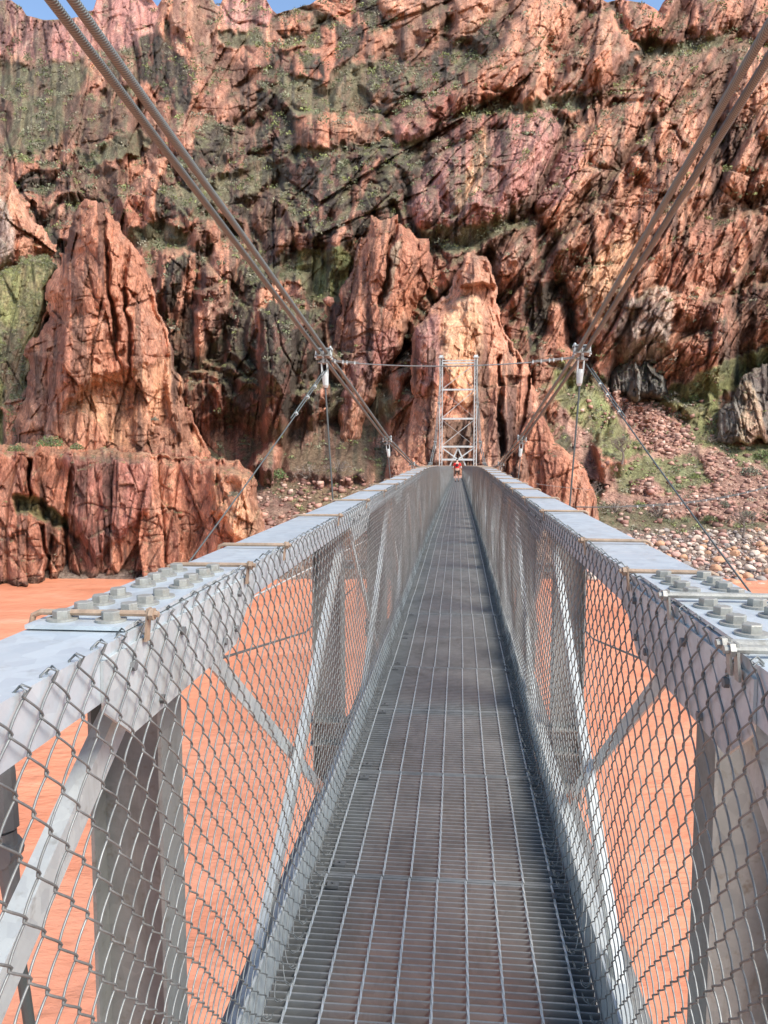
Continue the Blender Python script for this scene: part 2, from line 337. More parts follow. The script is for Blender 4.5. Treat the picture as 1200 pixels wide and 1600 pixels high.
# polygons on the far wall: (type, relief in metres, edge softness px, outline)
FEAT = [
 ('P', 6, 10, [(-300,-40),(18,-12),(36,12),(58,30),(62,60),(56,90),(0,86),(-300,110)]),
 ('P', 5, 8, [(60,40),(100,30),(140,24),(155,-20),(245,-20),(250,25),(238,62),(205,72),(170,75),(140,82),(125,96),(62,94)]),
 ('V', 0, 20, [(-300,110),(60,98),(130,95),(140,120),(115,150),(104,200),(90,230),(20,250),(-300,240)]),
 ('B', 4, 12, [(-300,170),(18,160),(22,205),(10,250),(-300,260)]),
 ('G', 14, 8, [(250,-20),(335,-20),(345,20),(352,45),(338,60),(330,85),(345,108),(325,112),(305,100),(285,60),(255,30)]),
 ('P', 6, 7, [(350,12),(372,-10),(418,-10),(428,25),(415,46),(380,48),(358,42)]),
 ('V', 0, 8, [(345,50),(420,50),(418,72),(350,70)]),
 ('g', 8, 9, [(345,76),(428,80),(420,108),(400,128),(392,165),(375,190),(340,190),(318,172),(330,120)]),
 ('D', 3, 9, [(215,60),(240,55),(290,90),(310,112),(300,150),(285,180),(262,160),(235,130),(215,120)]),
 ('G', 6, 5, [(298,158),(312,160),(308,200),(300,236),(290,232),(292,195)]),
 ('B', 6, 9, [(100,155),(128,150),(155,160),(190,158),(205,190),(190,205),(165,220),(135,235),(105,225),(100,190)]),
 ('V', -2, 10, [(115,242),(165,222),(225,202),(240,222),(215,250),(170,246),(130,266)]),
 ('B', 4, 8, [(100,265),(160,250),(195,265),(190,300),(130,315),(85,300)]),
 ('G', 6, 5, [(200,246),(232,248),(236,272),(205,275)]),
 ('G', 11, 5, [(240,244),(262,242),(256,290),(246,352),(225,356),(232,310)]),
 ('D', 4, 6, [(262,242),(300,236),(340,242),(345,275),(318,300),(290,330),(250,356),(250,300)]),
 ('g', 7, 6, [(362,200),(388,195),(398,235),(372,270),(352,262),(345,285),(350,250)]),
 ('g', 8, 7, [(378,120),(412,124),(420,150),(412,175),(385,185),(378,160)]),
 ('D', 5, 6, [(318,196),(345,192),(350,222),(330,240),(305,238),(303,215)]),
 ('G', 9, 7, [(412,45),(470,20),(492,25),(482,42),(495,52),(480,70),(465,50),(440,55),(450,72),(425,76),(415,62)]),
 ('g', 7, 8, [(505,45),(525,42),(532,75),(518,95),(508,80)]),
 ('D', 4, 8, [(425,80),(500,82),(508,110),(500,128),(470,118),(430,130),(418,110)]),
 ('D', 5, 8, [(530,40),(565,45),(575,90),(560,130),(540,140),(515,120),(525,80)]),
 ('g', 7, 6, [(455,82),(470,84),(478,110),(492,98),(502,112),(485,130),(468,128),(462,110)]),
 ('G', 12, 8, [(575,50),(615,45),(618,70),(605,90),(585,95),(570,100),(550,110),(540,165),(525,178),(520,150),(540,105),(560,80)]),
 ('G', 14, 8, [(590,-30),(690,-30),(700,20),(690,50),(668,60),(655,50),(660,80),(628,95),(622,60),(625,20),(600,5)]),
 ('D', 4, 8, [(560,-30),(590,-30),(600,15),(620,30),(615,45),(575,45),(560,20)]),
 ('G', 12, 8, [(700,-30),(800,-30),(800,40),(790,60),(760,75),(735,60),(705,60),(712,30)]),
 ('D', 5, 9, [(660,95),(735,55),(795,30),(782,75),(760,105),(735,120),(700,138),(672,142),(655,165),(640,160),(650,125)]),
 ('D', 8, 8, [(600,100),(645,90),(650,130),(640,160),(625,165),(600,163),(605,130)]),
 ('O', 6, 5, [(603,122),(610,125),(603,162),(588,163),(592,148)]),
 ('V', -2, 10, [(520,100),(590,90),(600,120),(580,160),(550,170),(520,180),(510,160)]),
 ('G', 16, 9, [(800,-30),(850,-30),(900,5),(890,30),(852,65),(850,100),(852,155),(835,160),(800,150),(755,152),(720,160),(708,175),(700,150),(720,120),(770,95),(790,60)]),
 ('P', 12, 8, [(640,160),(705,138),(705,160),(690,190),(660,210),(635,215),(612,225),(615,190)]),
 ('G', 10, 7, [(470,190),(520,175),(560,178),(605,185),(605,215),(590,225),(540,228),(480,232),(452,222),(455,195)]),
 ('V', -2, 10, [(400,120),(470,115),(515,125),(520,165),(500,180),(452,185),(420,170)]),
 ('D', 3, 7, [(395,135),(412,132),(440,160),(455,175),(450,215),(410,240),(400,190)]),
 ('g', 9, 6, [(488,188),(500,185),(508,192),(492,225),(486,222)]),
 ('V', -2, 8, [(445,228),(560,222),(600,226),(560,240),(500,245),(450,250)]),
 ('P', 13, 9, [(700,180),(760,172),(855,165),(878,200),(872,232),(850,262),(838,290),(812,318),(795,340),(762,352),(700,352),(645,350),(632,330),(650,275),(658,235),(668,220)]),
 ('O', 4, 8, [(735,200),(760,195),(765,240),(740,300),(715,330),(705,300),(730,250)]),
 ('V', -2, 8, [(745,160),(860,150),(900,142),(940,150),(900,170),(860,168),(800,172),(720,185),(690,190)]),
 ('G', 15, 7, [(935,15),(955,22),(985,60),(982,88),(965,110),(920,118),(880,110),(885,80),(905,70),(915,50)]),
 ('V', -2, 8, [(985,65),(1010,55),(1100,55),(1150,60),(1100,80),(1060,85),(1000,78)]),
 ('G', 10, 8, [(850,105),(900,110),(940,120),(930,140),(880,142),(855,140)]),
 ('g', 12, 9, [(965,-30),(1025,15),(1040,-30),(1500,-30),(1500,60),(1200,70),(1150,55),(1080,45),(1045,60),(1010,55),(985,58),(975,40),(960,20)]),
 ('G', 12, 12, [(990,90),(1060,78),(1200,72),(1500,60),(1500,540),(1280,540),(1205,530),(1180,540),(1140,560),(1125,585),(1060,590),(1000,540),(950,560),(915,540),(905,470),(880,420),(852,395),(850,360),(820,318),(840,285),(870,235),(905,200),(950,165),(985,130)]),
 ('P', 4, 6, [(870,235),(905,222),(918,240),(900,290),(870,320),(835,330),(828,308),(850,270)]),
 ('O', 3, 12, [(920,390),(990,350),(1010,380),(960,460),(950,520),(915,500),(905,440)]),
 ('g', 3, 12, [(1050,380),(1110,300),(1160,330),(1140,420),(1080,470),(1030,440)]),
 ('W', 8, 9, [(970,470),(1005,445),(1040,440),(1055,475),(1052,510),(1035,560),(1000,560),(960,560),(955,510)]),
 ('g', 8, 8, [(1065,480),(1120,470),(1200,440),(1260,500),(1170,545),(1130,575),(1100,590),(1070,585),(1062,540)]),
 ('g', 10, 8, [(765,372),(795,350),(835,362),(845,400),(840,450),(810,490),(790,470),(775,420)]),
 ('D', -2, 9, [(810,440),(880,430),(905,480),(905,540),(860,560),(830,540),(815,500)]),
 ('g', 12, 6, [(855,480),(870,468),(882,480),(890,520),(892,556),(845,560),(838,540),(852,520)]),
 ('V', -2, 12, [(640,355),(760,355),(800,345),(835,355),(790,372),(720,395),(680,400),(650,375)]),
 # middle, dark schist with red dykes
 ('D', 10, 10, [(440,250),(500,235),(590,228),(645,232),(655,260),(635,320),(620,350),(585,345),(540,390),(500,378),(452,360),(430,300)]),
 ('g', 7, 4, [(570,250),(592,245),(580,285),(565,310),(548,345),(538,380),(512,382),(522,362),(545,335),(552,300)]),
 ('g', 3, 3, [(494,285),(501,283),(500,340),(494,350),(492,310)]),
 ('G', 9, 7, [(400,290),(430,285),(450,320),(470,370),(440,395),(410,410),(398,370),(395,330)]),
 ('g', 8, 5, [(462,368),(480,362),(488,380),(478,392),(462,388)]),
 ('L', -3, 12, [(470,392),(540,380),(558,410),(535,470),(500,480),(470,460),(462,420)]),
 ('V', -2, 10, [(440,400),(470,395),(465,440),(430,440)]),
 ('G', 10, 6, [(302,360),(318,345),(330,338),(343,362),(325,378),(308,385)]),
 ('V', -2, 10, [(330,270),(420,250),(440,262),(400,290),(340,330),(300,340),(290,335)]),
 ('V', -2, 10, [(200,355),(300,350),(290,385),(240,395),(205,380)]),
 ('G', 12, 6, [(250,400),(275,392),(300,388),(310,400),(290,440),(262,480),(250,470)]),
 ('D', 6, 6, [(262,415),(300,395),(305,430),(285,470),(270,490),(258,470)]),
 ('G', 14, 6, [(330,385),(360,380),(375,400),(362,440),(350,490),(335,520),(310,560),(300,555),(310,490),(320,430)]),
 ('g', 8, 5, [(302,398),(316,392),(308,450),(290,500),(278,520),(282,470)]),
 ('D', 9, 8, [(375,400),(430,420),(440,470),(455,480),(505,490),(510,560),(500,640),(450,660),(400,650),(360,640),(340,600),(350,520),(365,450)]),
 ('D', 14, 6, [(412,490),(440,480),(470,485),(468,560),(450,620),(415,610),(408,560)]),
 ('G', 6, 6, [(405,455),(430,445),(470,440),(478,458),(440,470),(415,490),(408,560),(400,540)]),
 ('g', 10, 5, [(425,625),(436,612),(443,640),(440,668),(418,672),(412,650)]),
 ('g', 9, 6, [(400,700),(425,680),(440,705),(425,745),(400,745),(388,725)]),
 ('V', -2, 12, [(520,580),(600,600),(620,640),(590,690),(540,700),(510,660)]),
 ('B', 4, 12, [(455,665),(520,650),(560,670),(580,700),(575,748),(500,752),(440,750),(435,720)]),
 ('T', 0, 8, [(395,770),(420,765),(465,800),(460,830),(390,840)]),
 # right talus country
 ('T', 0, 16, [(880,600),(950,600),(1040,600),(1120,580),(1500,560),(1500,832),(840,832),(850,740),(900,720),(880,650)]),
 ('V', 0, 14, [(880,560),(960,600),(1040,640),(1110,700),(1040,700),(960,640),(900,640),(865,600)]),
 ('T', 2, 10, [(945,605),(975,612),(1030,650),(1075,690),(1062,715),(1020,705),(985,665),(950,630)]),
 ('T', 2, 10, [(1020,640),(1055,635),(1080,670),(1085,700),(1060,690)]),
 ('L', 0, 10, [(1000,620),(1080,590),(1130,560),(1210,540),(1210,600),(1130,620),(1125,690),(1080,700),(1060,650)]),
 ('g', 8, 7, [(925,690),(960,670),(980,690),(975,725),(930,730)]),
 ('L', 0, 10, [(950,725),(1060,715),(1100,725),(1110,750),(1040,770),(970,770)]),
 ('T', 2, 10, [(1085,710),(1130,705),(1200,740),(1500,760),(1500,820),(1100,810),(1010,800),(1000,785),(1110,755)]),
 ('T', 2, 7, [(985,755),(1015,748),(1035,765),(1010,775),(985,770)]),
 ('L', 0, 10, [(1120,700),(1210,690),(1500,690),(1500,740),(1200,735)]),
 ('D', -4, 8, [(840,740),(900,740),(950,760),(930,790),(870,790),(830,770)]),
 ('L', 0, 9, [(870,575),(930,600),(985,690),(1010,715),(960,715),(900,660),(870,620)]),
 ('L', 0, 9, [(1060,700),(1120,690),(1230,700),(1230,735),(1120,705)]),
 ('V', 0, 10, [(900,780),(1010,800),(1100,810),(1200,815),(1200,832),(1000,836),(930,830),(880,810)]),
]
SKYX = [-320, -40, 0, 18, 34, 42, 60, 80, 105, 125, 146, 152, 165, 236, 246, 252, 262, 330, 337, 343, 352, 372, 414, 424, 432, 448, 470, 484, 498, 520, 700, 900, 938, 950, 968, 1005, 1020, 1029, 1036, 1050, 1200, 1520]
SKYY = [-30, -25, -4, -2, 10, 22, 26, 28, 27, 22, 12, -8, -18, -6, 6, -4, -22, -10, 4, 6, -12, -22, -8, 10, 17, 14, 8, 4, -6, -25, -40, -18, -4, 2, -5, 2, 8, 14, 0, -16, -40, -40]
GX = [-320, 0, 200, 400, 600, 700, 800, 900, 1000, 1200, 1520]
GY = [-200, 0, 100, 200, 300, 400, 500, 600, 700, 760, 830, 915, 945]
GD = [[360,360,340,320,310,300,290,280,280,270,260],
      [330,330,300,280,270,260,250,240,240,230,220],
      [300,300,260,240,235,225,215,205,205,200,200],
      [250,250,220,210,200,195,190,184,184,182,182],
      [215,215,195,185,175,170,168,168,170,170,170],
      [190,190,175,165,152,152,152,158,162,163,164],
      [170,170,160,150,142,140,146,152,157,158,160],
      [150,150,145,138,132,130,136,145,152,154,155],
      [132,132,128,125,120,118,119,122,127,130,132],
      [118,118,115,112,108,107,108,112,115,118,120],
      [100,100,99,98,98,98,98,99,100,101,102],
      [86,86,86,86,86,86,86,86,86,86,86],
      [78,78,78,78,78,78,78,78,78,78,78]]
def grid_interp(px, py):
    gx = np.array(GX, float); gy = np.array(GY, float); gd = np.array(GD, float)
    i = np.clip(np.searchsorted(gx, px) - 1, 0, len(gx) - 2); j = np.clip(np.searchsorted(gy, py) - 1, 0, len(gy) - 2)
    fx = np.clip((px - gx[i]) / (gx[i + 1] - gx[i]), 0, 1); fy = np.clip((py - gy[j]) / (gy[j + 1] - gy[j]), 0, 1)
    return (gd[j, i] * (1 - fx) + gd[j, i + 1] * fx) * (1 - fy) + (gd[j + 1, i] * (1 - fx) + gd[j + 1, i + 1] * fx) * fy

def crackf(x, y, seed, w):
    n = fbm(x, y, seed, 3, .55)
    return 1 - sstep(0, w, np.abs(n - .5))
def rock_detail(a, b, lean, seed, amp=1.0, rib=1.0, ck=1.0):
    """relief towards the viewer in metres from strata-aligned tilted blocks; a lateral, b height (metres)"""
    w1 = fbm(a * .07, b * .05, seed + 90, 3) - .5; w2 = fbm(a * .5, b * .3, seed + 95, 3) - .5
    u = a - lean * b + 2.5 * w1 + .35 * w2; v = b + 2 * w1 + .5 * w2
    out = 0
    for lam, an, A, B, s in ((19, 2.6, 6, 12, 1), (8.5, 3.0, 3.6, 8, 2), (3.8, 3.2, 2.2, 5, 3), (1.7, 2.8, 1.2, 2.8, 4), (.8, 2.2, .6, 1.4, 5)):
        off, tl, e = facets(u / lam + s * 9.1, v / (lam * an) + s * 3.7, seed + s * 10)
        out = out + A * (off - .5) + B * tl - A * .22 * (1 - sstep(0, .07, e))
    out = out + rib * 4.5 * (ridged(u / 11, v / 60, seed + 60, 4) - .6)
    out = out + 2.2 * (ridged(u / 3.2, v / 18, seed + 70, 4, .6) - .6) + .35 * (fbm(u / .9, v / 1.3, seed + 80, 4, .65) - .5)
    out = out - ck * 2.2 * crackf(u / 9, v / 34, seed + 110, .022) - ck * 1.2 * crackf(u / 3.5, v / 15, seed + 120, .03) - ck * .8 * crackf((u + .5 * v) / 9, v / 4, seed + 130, .02)
    return out * amp

def tri_normals(P):
    du = np.gradient(P, axis=1); dv = np.gradient(P, axis=0)
    n = np.cross(du, dv); n /= np.linalg.norm(n, axis=-1, keepdims=True) + 1e-9
    return n

def tint(col, a, b, seed, n=None, veg=1.0, vegmask=None):
    """natural colour variety of the stone: varnish, pale seams, green on ledges"""
    s = fbm(a * .35, b * .08, seed + 1, 4)[..., None]; s2 = fbm(a * .9, b * .5, seed + 2, 4)[..., None]
    big = fbm(a * .04, b * .04, seed + 3, 3)[..., None]
    lum = col.mean(-1, keepdims=True)
    dark = np.array((.13, .085, .08)); pale = np.array((.66, .42, .30)); iron = np.array((.42, .15, .085))
    k = sstep(.53, .66, s) * np.clip((lum - .1) * 5, 0, 1) * .55
    col = col * (1 - k) + dark * k
    k = sstep(.56, .72, s2) * np.clip((lum - .12) * 5, 0, 1) * .40
    col = col * (1 - k) + pale * k
    k = sstep(.5, .7, big) * np.clip((lum - .12) * 5, 0, 1) * .4
    col = col * (1 - k) + iron * k
    st = fbm(a * .9, b * .07, seed + 7, 4, .6)[..., None]
    k = sstep(.50, .62, st) * sstep(.42, .6, fbm(a * .05, b * .04, seed + 8, 3))[..., None] * .65      # near-black upright bands
    col = col * (1 - k) + np.array((.075, .062, .055)) * k
    k = sstep(.54, .66, s2) * np.clip((.16 - lum) * 16, 0, 1) * .6      # red bits in the schist
    col = col * (1 - k) + np.array((.25, .12, .09)) * k
    col = col * (.72 + .6 * fbm(a * 2.2, b * 1.0, seed + 4, 4, .7)[..., None])
    col = col * (.70 + .6 * fbm(a * 1.6, b * .22, seed + 6, 4, .6)[..., None])
    if n is not None and veg > 0:
        up = np.abs(n[..., 2])
        g = sstep(.70, .90, up + .5 * (s[..., 0] - .5)) * veg
        if vegmask is not None: g = g * vegmask
        green = np.array((.19, .175, .10)) * (.7 + .7 * s2)
        col = col * (1 - g[..., None] * .7) + green * g[..., None] * .7
    return col

SCRUB = []   # (xyz, size, tone) of little bushes

def smooth2(A, k):
    for _ in range(k):
        A = (np.roll(A, 1, 0) + np.roll(A, -1, 0) + A * 2) / 4
        A = (np.roll(A, 1, 1) + np.roll(A, -1, 1) + A * 2) / 4
    return A

def grid_faces(ny, nx, keep=None):
    idx = np.arange(ny * nx).reshape(ny, nx)
    F = np.stack([idx[:-1, :-1], idx[1:, :-1], idx[1:, 1:], idx[:-1, 1:]], -1)
    if keep is not None:
        k = keep[:-1, :-1] & keep[1:, :-1] & keep[1:, 1:] & keep[:-1, 1:]
        F = F[k]
    F = F.reshape(-1, 4)
    used = np.unique(F); remap = np.full(ny * nx, -1, np.int64); remap[used] = np.arange(len(used))
    return remap[F], used

# ---- the far wall
def far_wall():
    step = 1.45
    xs = np.arange(-300, 1500, step); ys = np.arange(-120, 944, step)
    px, py = np.meshgrid(xs, ys)
    skyl = np.interp(px, SKYX, SKYY) + 3 + 4 * (fbm(px / 14, 0 * py + 3, 5, 4) - .5)
    # rows above the skyline fold back over the plateau
    over = np.clip(skyl - py, 0, None); pyc = np.maximum(py, skyl)
    wx = 26 * (fbm(px / 60, pyc / 80, 31, 4) - .5) + 7 * (fbm(px / 9, pyc / 14, 32, 3) - .5)
    wy = 30 * (fbm(px / 50, pyc / 60, 33, 4) - .5) + 12 * (fbm(px / 6, pyc / 40, 34, 3) - .5)
    qx = px + wx; qy = pyc + wy
    D = grid_interp(px, pyc)
    a = (px - 716) / FPX * 150; b = (703 - pyc) / FPX * 150
    lean = .06 + .44 * sstep(250, 850, px)
    # colour base: schist low and left, granite elsewhere
    base = fbm(a * .05 + 9, b * .03, 41, 3)
    colD = np.array(PAL['D']); colB = np.array(PAL['B']); colg = np.array(PAL['g'])
    colV = np.array(PAL['V'])
    k = sstep(.42, .55, base)[..., None]
    col = colD * 1.15 * (1 - k) + (colB * .45 + colg * .55) * k
    green = sstep(.57, .66, fbm(a * .06 + 3, b * .1, 47, 4))[..., None] * .6
    col = col * (1 - green) + colV * green
    # upright ribs of red granite standing out of the schist
    wv = 4 * (fbm(a * .06, b * .05, 61, 3) - .5)
    rb = ridged((a - lean * b) / 17 + wv, b / 60 + wv, 62, 3, .5)
    rb2 = ridged((a - lean * b) / 7 + wv * 1.5, b / 26 + wv, 63, 3, .5)
    ribk = sstep(.575, .655, rb * .6 + rb2 * .4 + .10 * (fbm(a * .4, b * .15, 64, 4) - .5))
    rel0 = 7 * sstep(.45, .72, rb) + 4.5 * sstep(.45, .75, rb2)
    cg = colg * (.8 + .5 * fbm(a * .1, b * .1, 65, 3)[..., None])
    col = col * (1 - ribk[..., None] * .9) + cg * ribk[..., None] * .9
    rel = rel0 * sstep(0, 12, b); rough = np.ones(px.shape); vegm = np.ones(px.shape) * .9
    featw = np.zeros(px.shape)
    for t, r, s, P in FEAT:
        P = np.array(P, float); m = 60
        x0, x1 = P[:, 0].min() - m, P[:, 0].max() + m; y0, y1 = P[:, 1].min() - m, P[:, 1].max() + m
        i0, i1 = np.searchsorted(xs, [x0, x1]); j0, j1 = np.searchsorted(ys, [y0, y1])
        if y0 < 10: j0 = 0
        if i1 <= i0 or j1 <= j0: continue
        sl_ = (slice(j0, j1), slice(i0, i1))
        sd = poly_sd(qx[sl_], qy[sl_], P)
        w = sstep(-s * .4, s * .4, sd)
        wr = sstep(-s * .5, s * 1.2, sd)
        if t not in 'VLT': rel[sl_] -= rel0[sl_] * .55 * wr * sstep(0, 12, b[sl_])
        rel[sl_] += r * wr
        if t in 'GgPWO': featw[sl_] = np.maximum(featw[sl_], w)
        if t in 'VL': featw[sl_] *= (1 - w)
        if r > 8:   # rounder shoulders on the larger buttresses
            rel[sl_] += r * .35 * sstep(0, 40, sd)
        c = np.array(PAL[t])
        col[sl_] = col[sl_] * (1 - w[..., None]) + c * w[..., None]
        rough[sl_] = rough[sl_] * (1 - w) + (.5 if t in 'VL' else .3 if t == 'T' else .9 if t in 'DB' else 1.0) * w
        vegm[sl_] = vegm[sl_] * (1 - w) + (1.0 if t in 'VLD' else .25 if t == 'T' else .5) * w
    # steep gullies cut through everything along the grain of the rock
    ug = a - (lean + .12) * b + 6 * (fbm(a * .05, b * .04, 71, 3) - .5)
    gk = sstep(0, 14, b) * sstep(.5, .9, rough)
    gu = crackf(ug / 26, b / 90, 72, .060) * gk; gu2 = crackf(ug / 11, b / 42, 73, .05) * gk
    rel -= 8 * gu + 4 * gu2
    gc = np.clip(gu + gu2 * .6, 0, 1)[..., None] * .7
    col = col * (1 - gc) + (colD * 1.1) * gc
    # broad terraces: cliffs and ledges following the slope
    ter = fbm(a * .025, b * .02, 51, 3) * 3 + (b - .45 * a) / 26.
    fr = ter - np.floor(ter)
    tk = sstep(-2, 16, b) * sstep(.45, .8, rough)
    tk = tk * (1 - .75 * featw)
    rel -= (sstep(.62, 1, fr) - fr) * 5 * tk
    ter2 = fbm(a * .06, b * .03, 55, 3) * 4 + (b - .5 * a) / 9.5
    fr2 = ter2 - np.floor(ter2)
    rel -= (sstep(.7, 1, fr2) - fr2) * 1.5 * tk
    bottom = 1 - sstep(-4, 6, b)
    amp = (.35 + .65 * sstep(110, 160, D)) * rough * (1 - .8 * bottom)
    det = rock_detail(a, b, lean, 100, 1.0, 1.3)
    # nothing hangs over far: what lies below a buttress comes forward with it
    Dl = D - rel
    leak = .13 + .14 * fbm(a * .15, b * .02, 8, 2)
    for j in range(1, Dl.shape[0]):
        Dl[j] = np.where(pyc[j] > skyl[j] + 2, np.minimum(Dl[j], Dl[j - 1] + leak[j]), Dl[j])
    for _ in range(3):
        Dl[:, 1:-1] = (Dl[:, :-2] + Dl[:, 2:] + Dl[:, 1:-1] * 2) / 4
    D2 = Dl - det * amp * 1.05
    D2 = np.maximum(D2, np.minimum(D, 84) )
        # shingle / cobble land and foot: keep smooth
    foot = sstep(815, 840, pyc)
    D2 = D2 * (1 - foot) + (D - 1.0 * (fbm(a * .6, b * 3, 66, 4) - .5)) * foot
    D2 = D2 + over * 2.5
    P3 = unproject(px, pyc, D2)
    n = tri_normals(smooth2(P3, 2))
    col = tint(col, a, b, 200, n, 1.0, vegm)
    foot = foot[..., None]
    col = col * (1 - foot) + np.array((.26, .19, .15)) * (.7 + .6 * fbm(a * 2, b * 8, 9, 3)[..., None]) * foot
    col = np.clip(col, .01, .9)
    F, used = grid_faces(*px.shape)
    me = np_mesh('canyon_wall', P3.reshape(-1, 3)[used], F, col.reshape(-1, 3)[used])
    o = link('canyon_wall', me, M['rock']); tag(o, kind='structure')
    # scrub on the gentle ground
    up = np.abs(tri_normals(smooth2(P3, 3))[..., 2])
    gre = sstep(.02, .05, col[..., 1] - col[..., 0] * .9) * (rough < .99) + sstep(.6, .8, up) * vegm * .9
    gre *= (py > skyl + 2) & (pyc < 835) & (px > -60) & (px < 1260)
    pr = gre * (D / 120) ** 1.3 * .020
    pick = rng.random(px.shape) < pr
    for p, g in zip(P3[pick], up[pick]):
        SCRUB.append((p, rng.uniform(.3, .95), rng.random()))
    return xs, ys, P3
WX, WY, WP = far_wall()
def wall_at(px, py):
    i = int(np.clip(round((px - WX[0]) / (WX[1] - WX[0])), 0, len(WX) - 1)); j = int(np.clip(round((py - WY[0]) / (WY[1] - WY[0])), 0, len(WY) - 1))
    return WP[j, i]

# ---- free-standing crags in front of it: outline gives the silhouette, the body is rounded and closed behind
def crag(name, outline, D0, D1, thick, lean, seed, typ, feats=(), round_px=60, step=1.3, veg=.4, amp=1.0, edge_noise=9, label=None, cat=None, kind=None, depth_mul=None, scrub=.0):
    P = np.array(outline, float)
    x0, y0 = P.min(0) - 14; x1, y1 = P.max(0) + 14
    xs = np.arange(x0, x1, step); ys = np.arange(y0, y1, step)
    px, py = np.meshgrid(xs, ys)
    e = edge_noise
    qx = px + e * (fbm(px / 22, py / 30, seed + 1, 4) - .5) * 2; qy = py + e * (fbm(px / 16, py / 26, seed + 2, 4) - .5) * 2
    sd = poly_sd(qx, qy, P)
    D = D0 + (D1 - D0) * (1 - (py - P[:, 1].min()) / (P[:, 1].max() - P[:, 1].min()))
    a = (px - 716) / FPX * D0; b = (703 - py) / FPX * D0
    r = np.clip(sd / round_px, 0, 1); prof = 1 - np.sqrt(np.clip(1 - (1 - r) ** 2, 0, 1))
    col = np.zeros(px.shape + (3,)) + np.array(PAL[typ]); rel = np.zeros(px.shape)
    for t, rr, s, Q in feats:
        d2 = poly_sd(qx, qy, Q); w = sstep(-s * .4, s * .4, d2); rel += rr * sstep(-s * .5, s, d2)
        if t != '-': col = col * (1 - w[..., None]) + np.array(PAL[t]) * w[..., None]
    det = rock_detail(a, b, lean, seed, amp * .66, 1.0, .6)
    fade = sstep(0, 10, sd)
    D2 = D + prof * thick - rel - det * (.25 + .75 * fade)
    P3 = unproject(px, py, D2)
    n = tri_normals(smooth2(P3, 2))
    col = tint(col, a, b, seed + 5, n, veg)
    # dark high-water line just above the river
    wet = (1 - sstep(WATER_Z + .5, WATER_Z + 1.0 , P3[..., 2] - .5 * (fbm(a * .5, b * 0, 3, 2) - .5)))[..., None]
    col = col * (1 - wet * .8) + np.array((.06, .045, .035)) * wet * .8
    keep = sd > 0
    F, used = grid_faces(*px.shape, keep=keep)
    V = P3.reshape(-1, 3)[used]; CC = np.clip(col.reshape(-1, 3)[used], .01, .9)
    # close it with a real back so it is a solid body seen from the side too
    back = V.copy(); ctr = np.array(CAM)
    dirv = V - ctr; dirv /= np.linalg.norm(dirv, axis=1, keepdims=True)
    sdu = sd.reshape(-1)[used]
    backd = thick * (1.0 + .8 * np.sqrt(np.clip(sdu / round_px, 0, 1)))
    m = len(V)
    # coarse boundary skirt: push the boundary ring back
    edges = np.sort(np.stack([F, np.roll(F, -1, 1)], -1).reshape(-1, 2), axis=1)
    directed = np.stack([F, np.roll(F, -1, 1)], -1).reshape(-1, 2)
    key = edges[:, 0] * m + edges[:, 1]
    uq, inv, cnt = np.unique(key, return_inverse=True, return_counts=True)
    be = directed[cnt[inv] == 1]
    bv = np.unique(be); bm = np.full(m, -1, np.int64); bm[bv] = np.arange(len(bv)) + m
    Vb = V[bv] + dirv[bv] * thick * 1.3
    F2 = np.stack([be[:, 1], be[:, 0], bm[be[:, 0]], bm[be[:, 1]]], -1)
    V = np.vstack([V, Vb]); CC = np.vstack([CC, CC[bv]]); F = np.vstack([F, F2])
    me = np_mesh(name, V, F, CC)
    o = link(name, me, M['rock'])
    tag(o, label, cat, kind=kind)
    if scrub:
        up = np.abs(n[..., 2]); g = sstep(.5, .75, up) * keep * scrub
        pick = rng.random(px.shape) < g * .02
        for p in P3[pick]: SCRUB.append((p, rng.uniform(.15, .45), rng.random()))
    return o

crag('rock_cliff', [(-300,180),(-60,210),(0,258),(15,268),(28,300),(42,322),(52,345),(72,362),(84,378),(88,392),(70,405),(62,420),(20,440),(0,455),(-300,520)],
     132, 142, 16, .12, 311, 'G', feats=[('W', 2, 8, [(-10,300),(18,330),(25,400),(0,420)])], label='pale salmon cliff shoulder above the green slope at the left edge', cat='cliff', round_px=45, scrub=.8)
crag('grassy_slope', [(-300,470),(0,425),(30,402),(75,400),(88,420),(70,480),(60,530),(45,620),(40,720),(-300,720)],
     112, 134, 1.5, .1, 331, 'L', amp=.8, kind='structure', round_px=30, veg=.7, scrub=14,
     feats=[('V', 0, 8, [(0,500),(40,520),(30,620),(0,640)]), ('g', 3, 6, [(0,640),(50,600),(60,720),(0,720)])])
crag('rock_pinnacle', [(20,712),(24,660),(42,600),(36,545),(60,520),(75,490),(72,455),(82,425),(98,395),(102,360),(122,325),(132,313),(150,318),(165,326),(186,350),(196,365),(206,382),(222,400),(232,425),(240,455),(252,490),(262,520),(272,548),(276,575),(288,612),(303,650),(318,680),(328,702),(336,722),(350,790),(10,790)],
     96, 103, 15, .03, 351, 'G', round_px=70, veg=.12,
     feats=[('-', 4, 6, [(110,330),(150,320),(158,400),(168,500),(160,600),(90,640),(100,500)]),
            ('-', -5, 5, [(158,330),(164,330),(172,440),(182,520),(176,560),(168,480),(160,400)]),
            ('-', -4, 5, [(194,372),(202,375),(198,440),(206,560),(202,600),(194,520),(190,430)]),
            ('g', 0, 20, [(60,520),(110,520),(120,610),(70,640)]),
            ('O', -2, 12, [(150,590),(255,560),(290,640),(320,700),(180,705),(140,650),(100,640)]),
            ('O', 3, 6, [(262,540),(280,590),(300,660),(280,690),(255,600)])],
     label='tall pointed salmon granite pinnacle with a vertical cleft, left of the bridge', cat='rock pinnacle', scrub=.25)
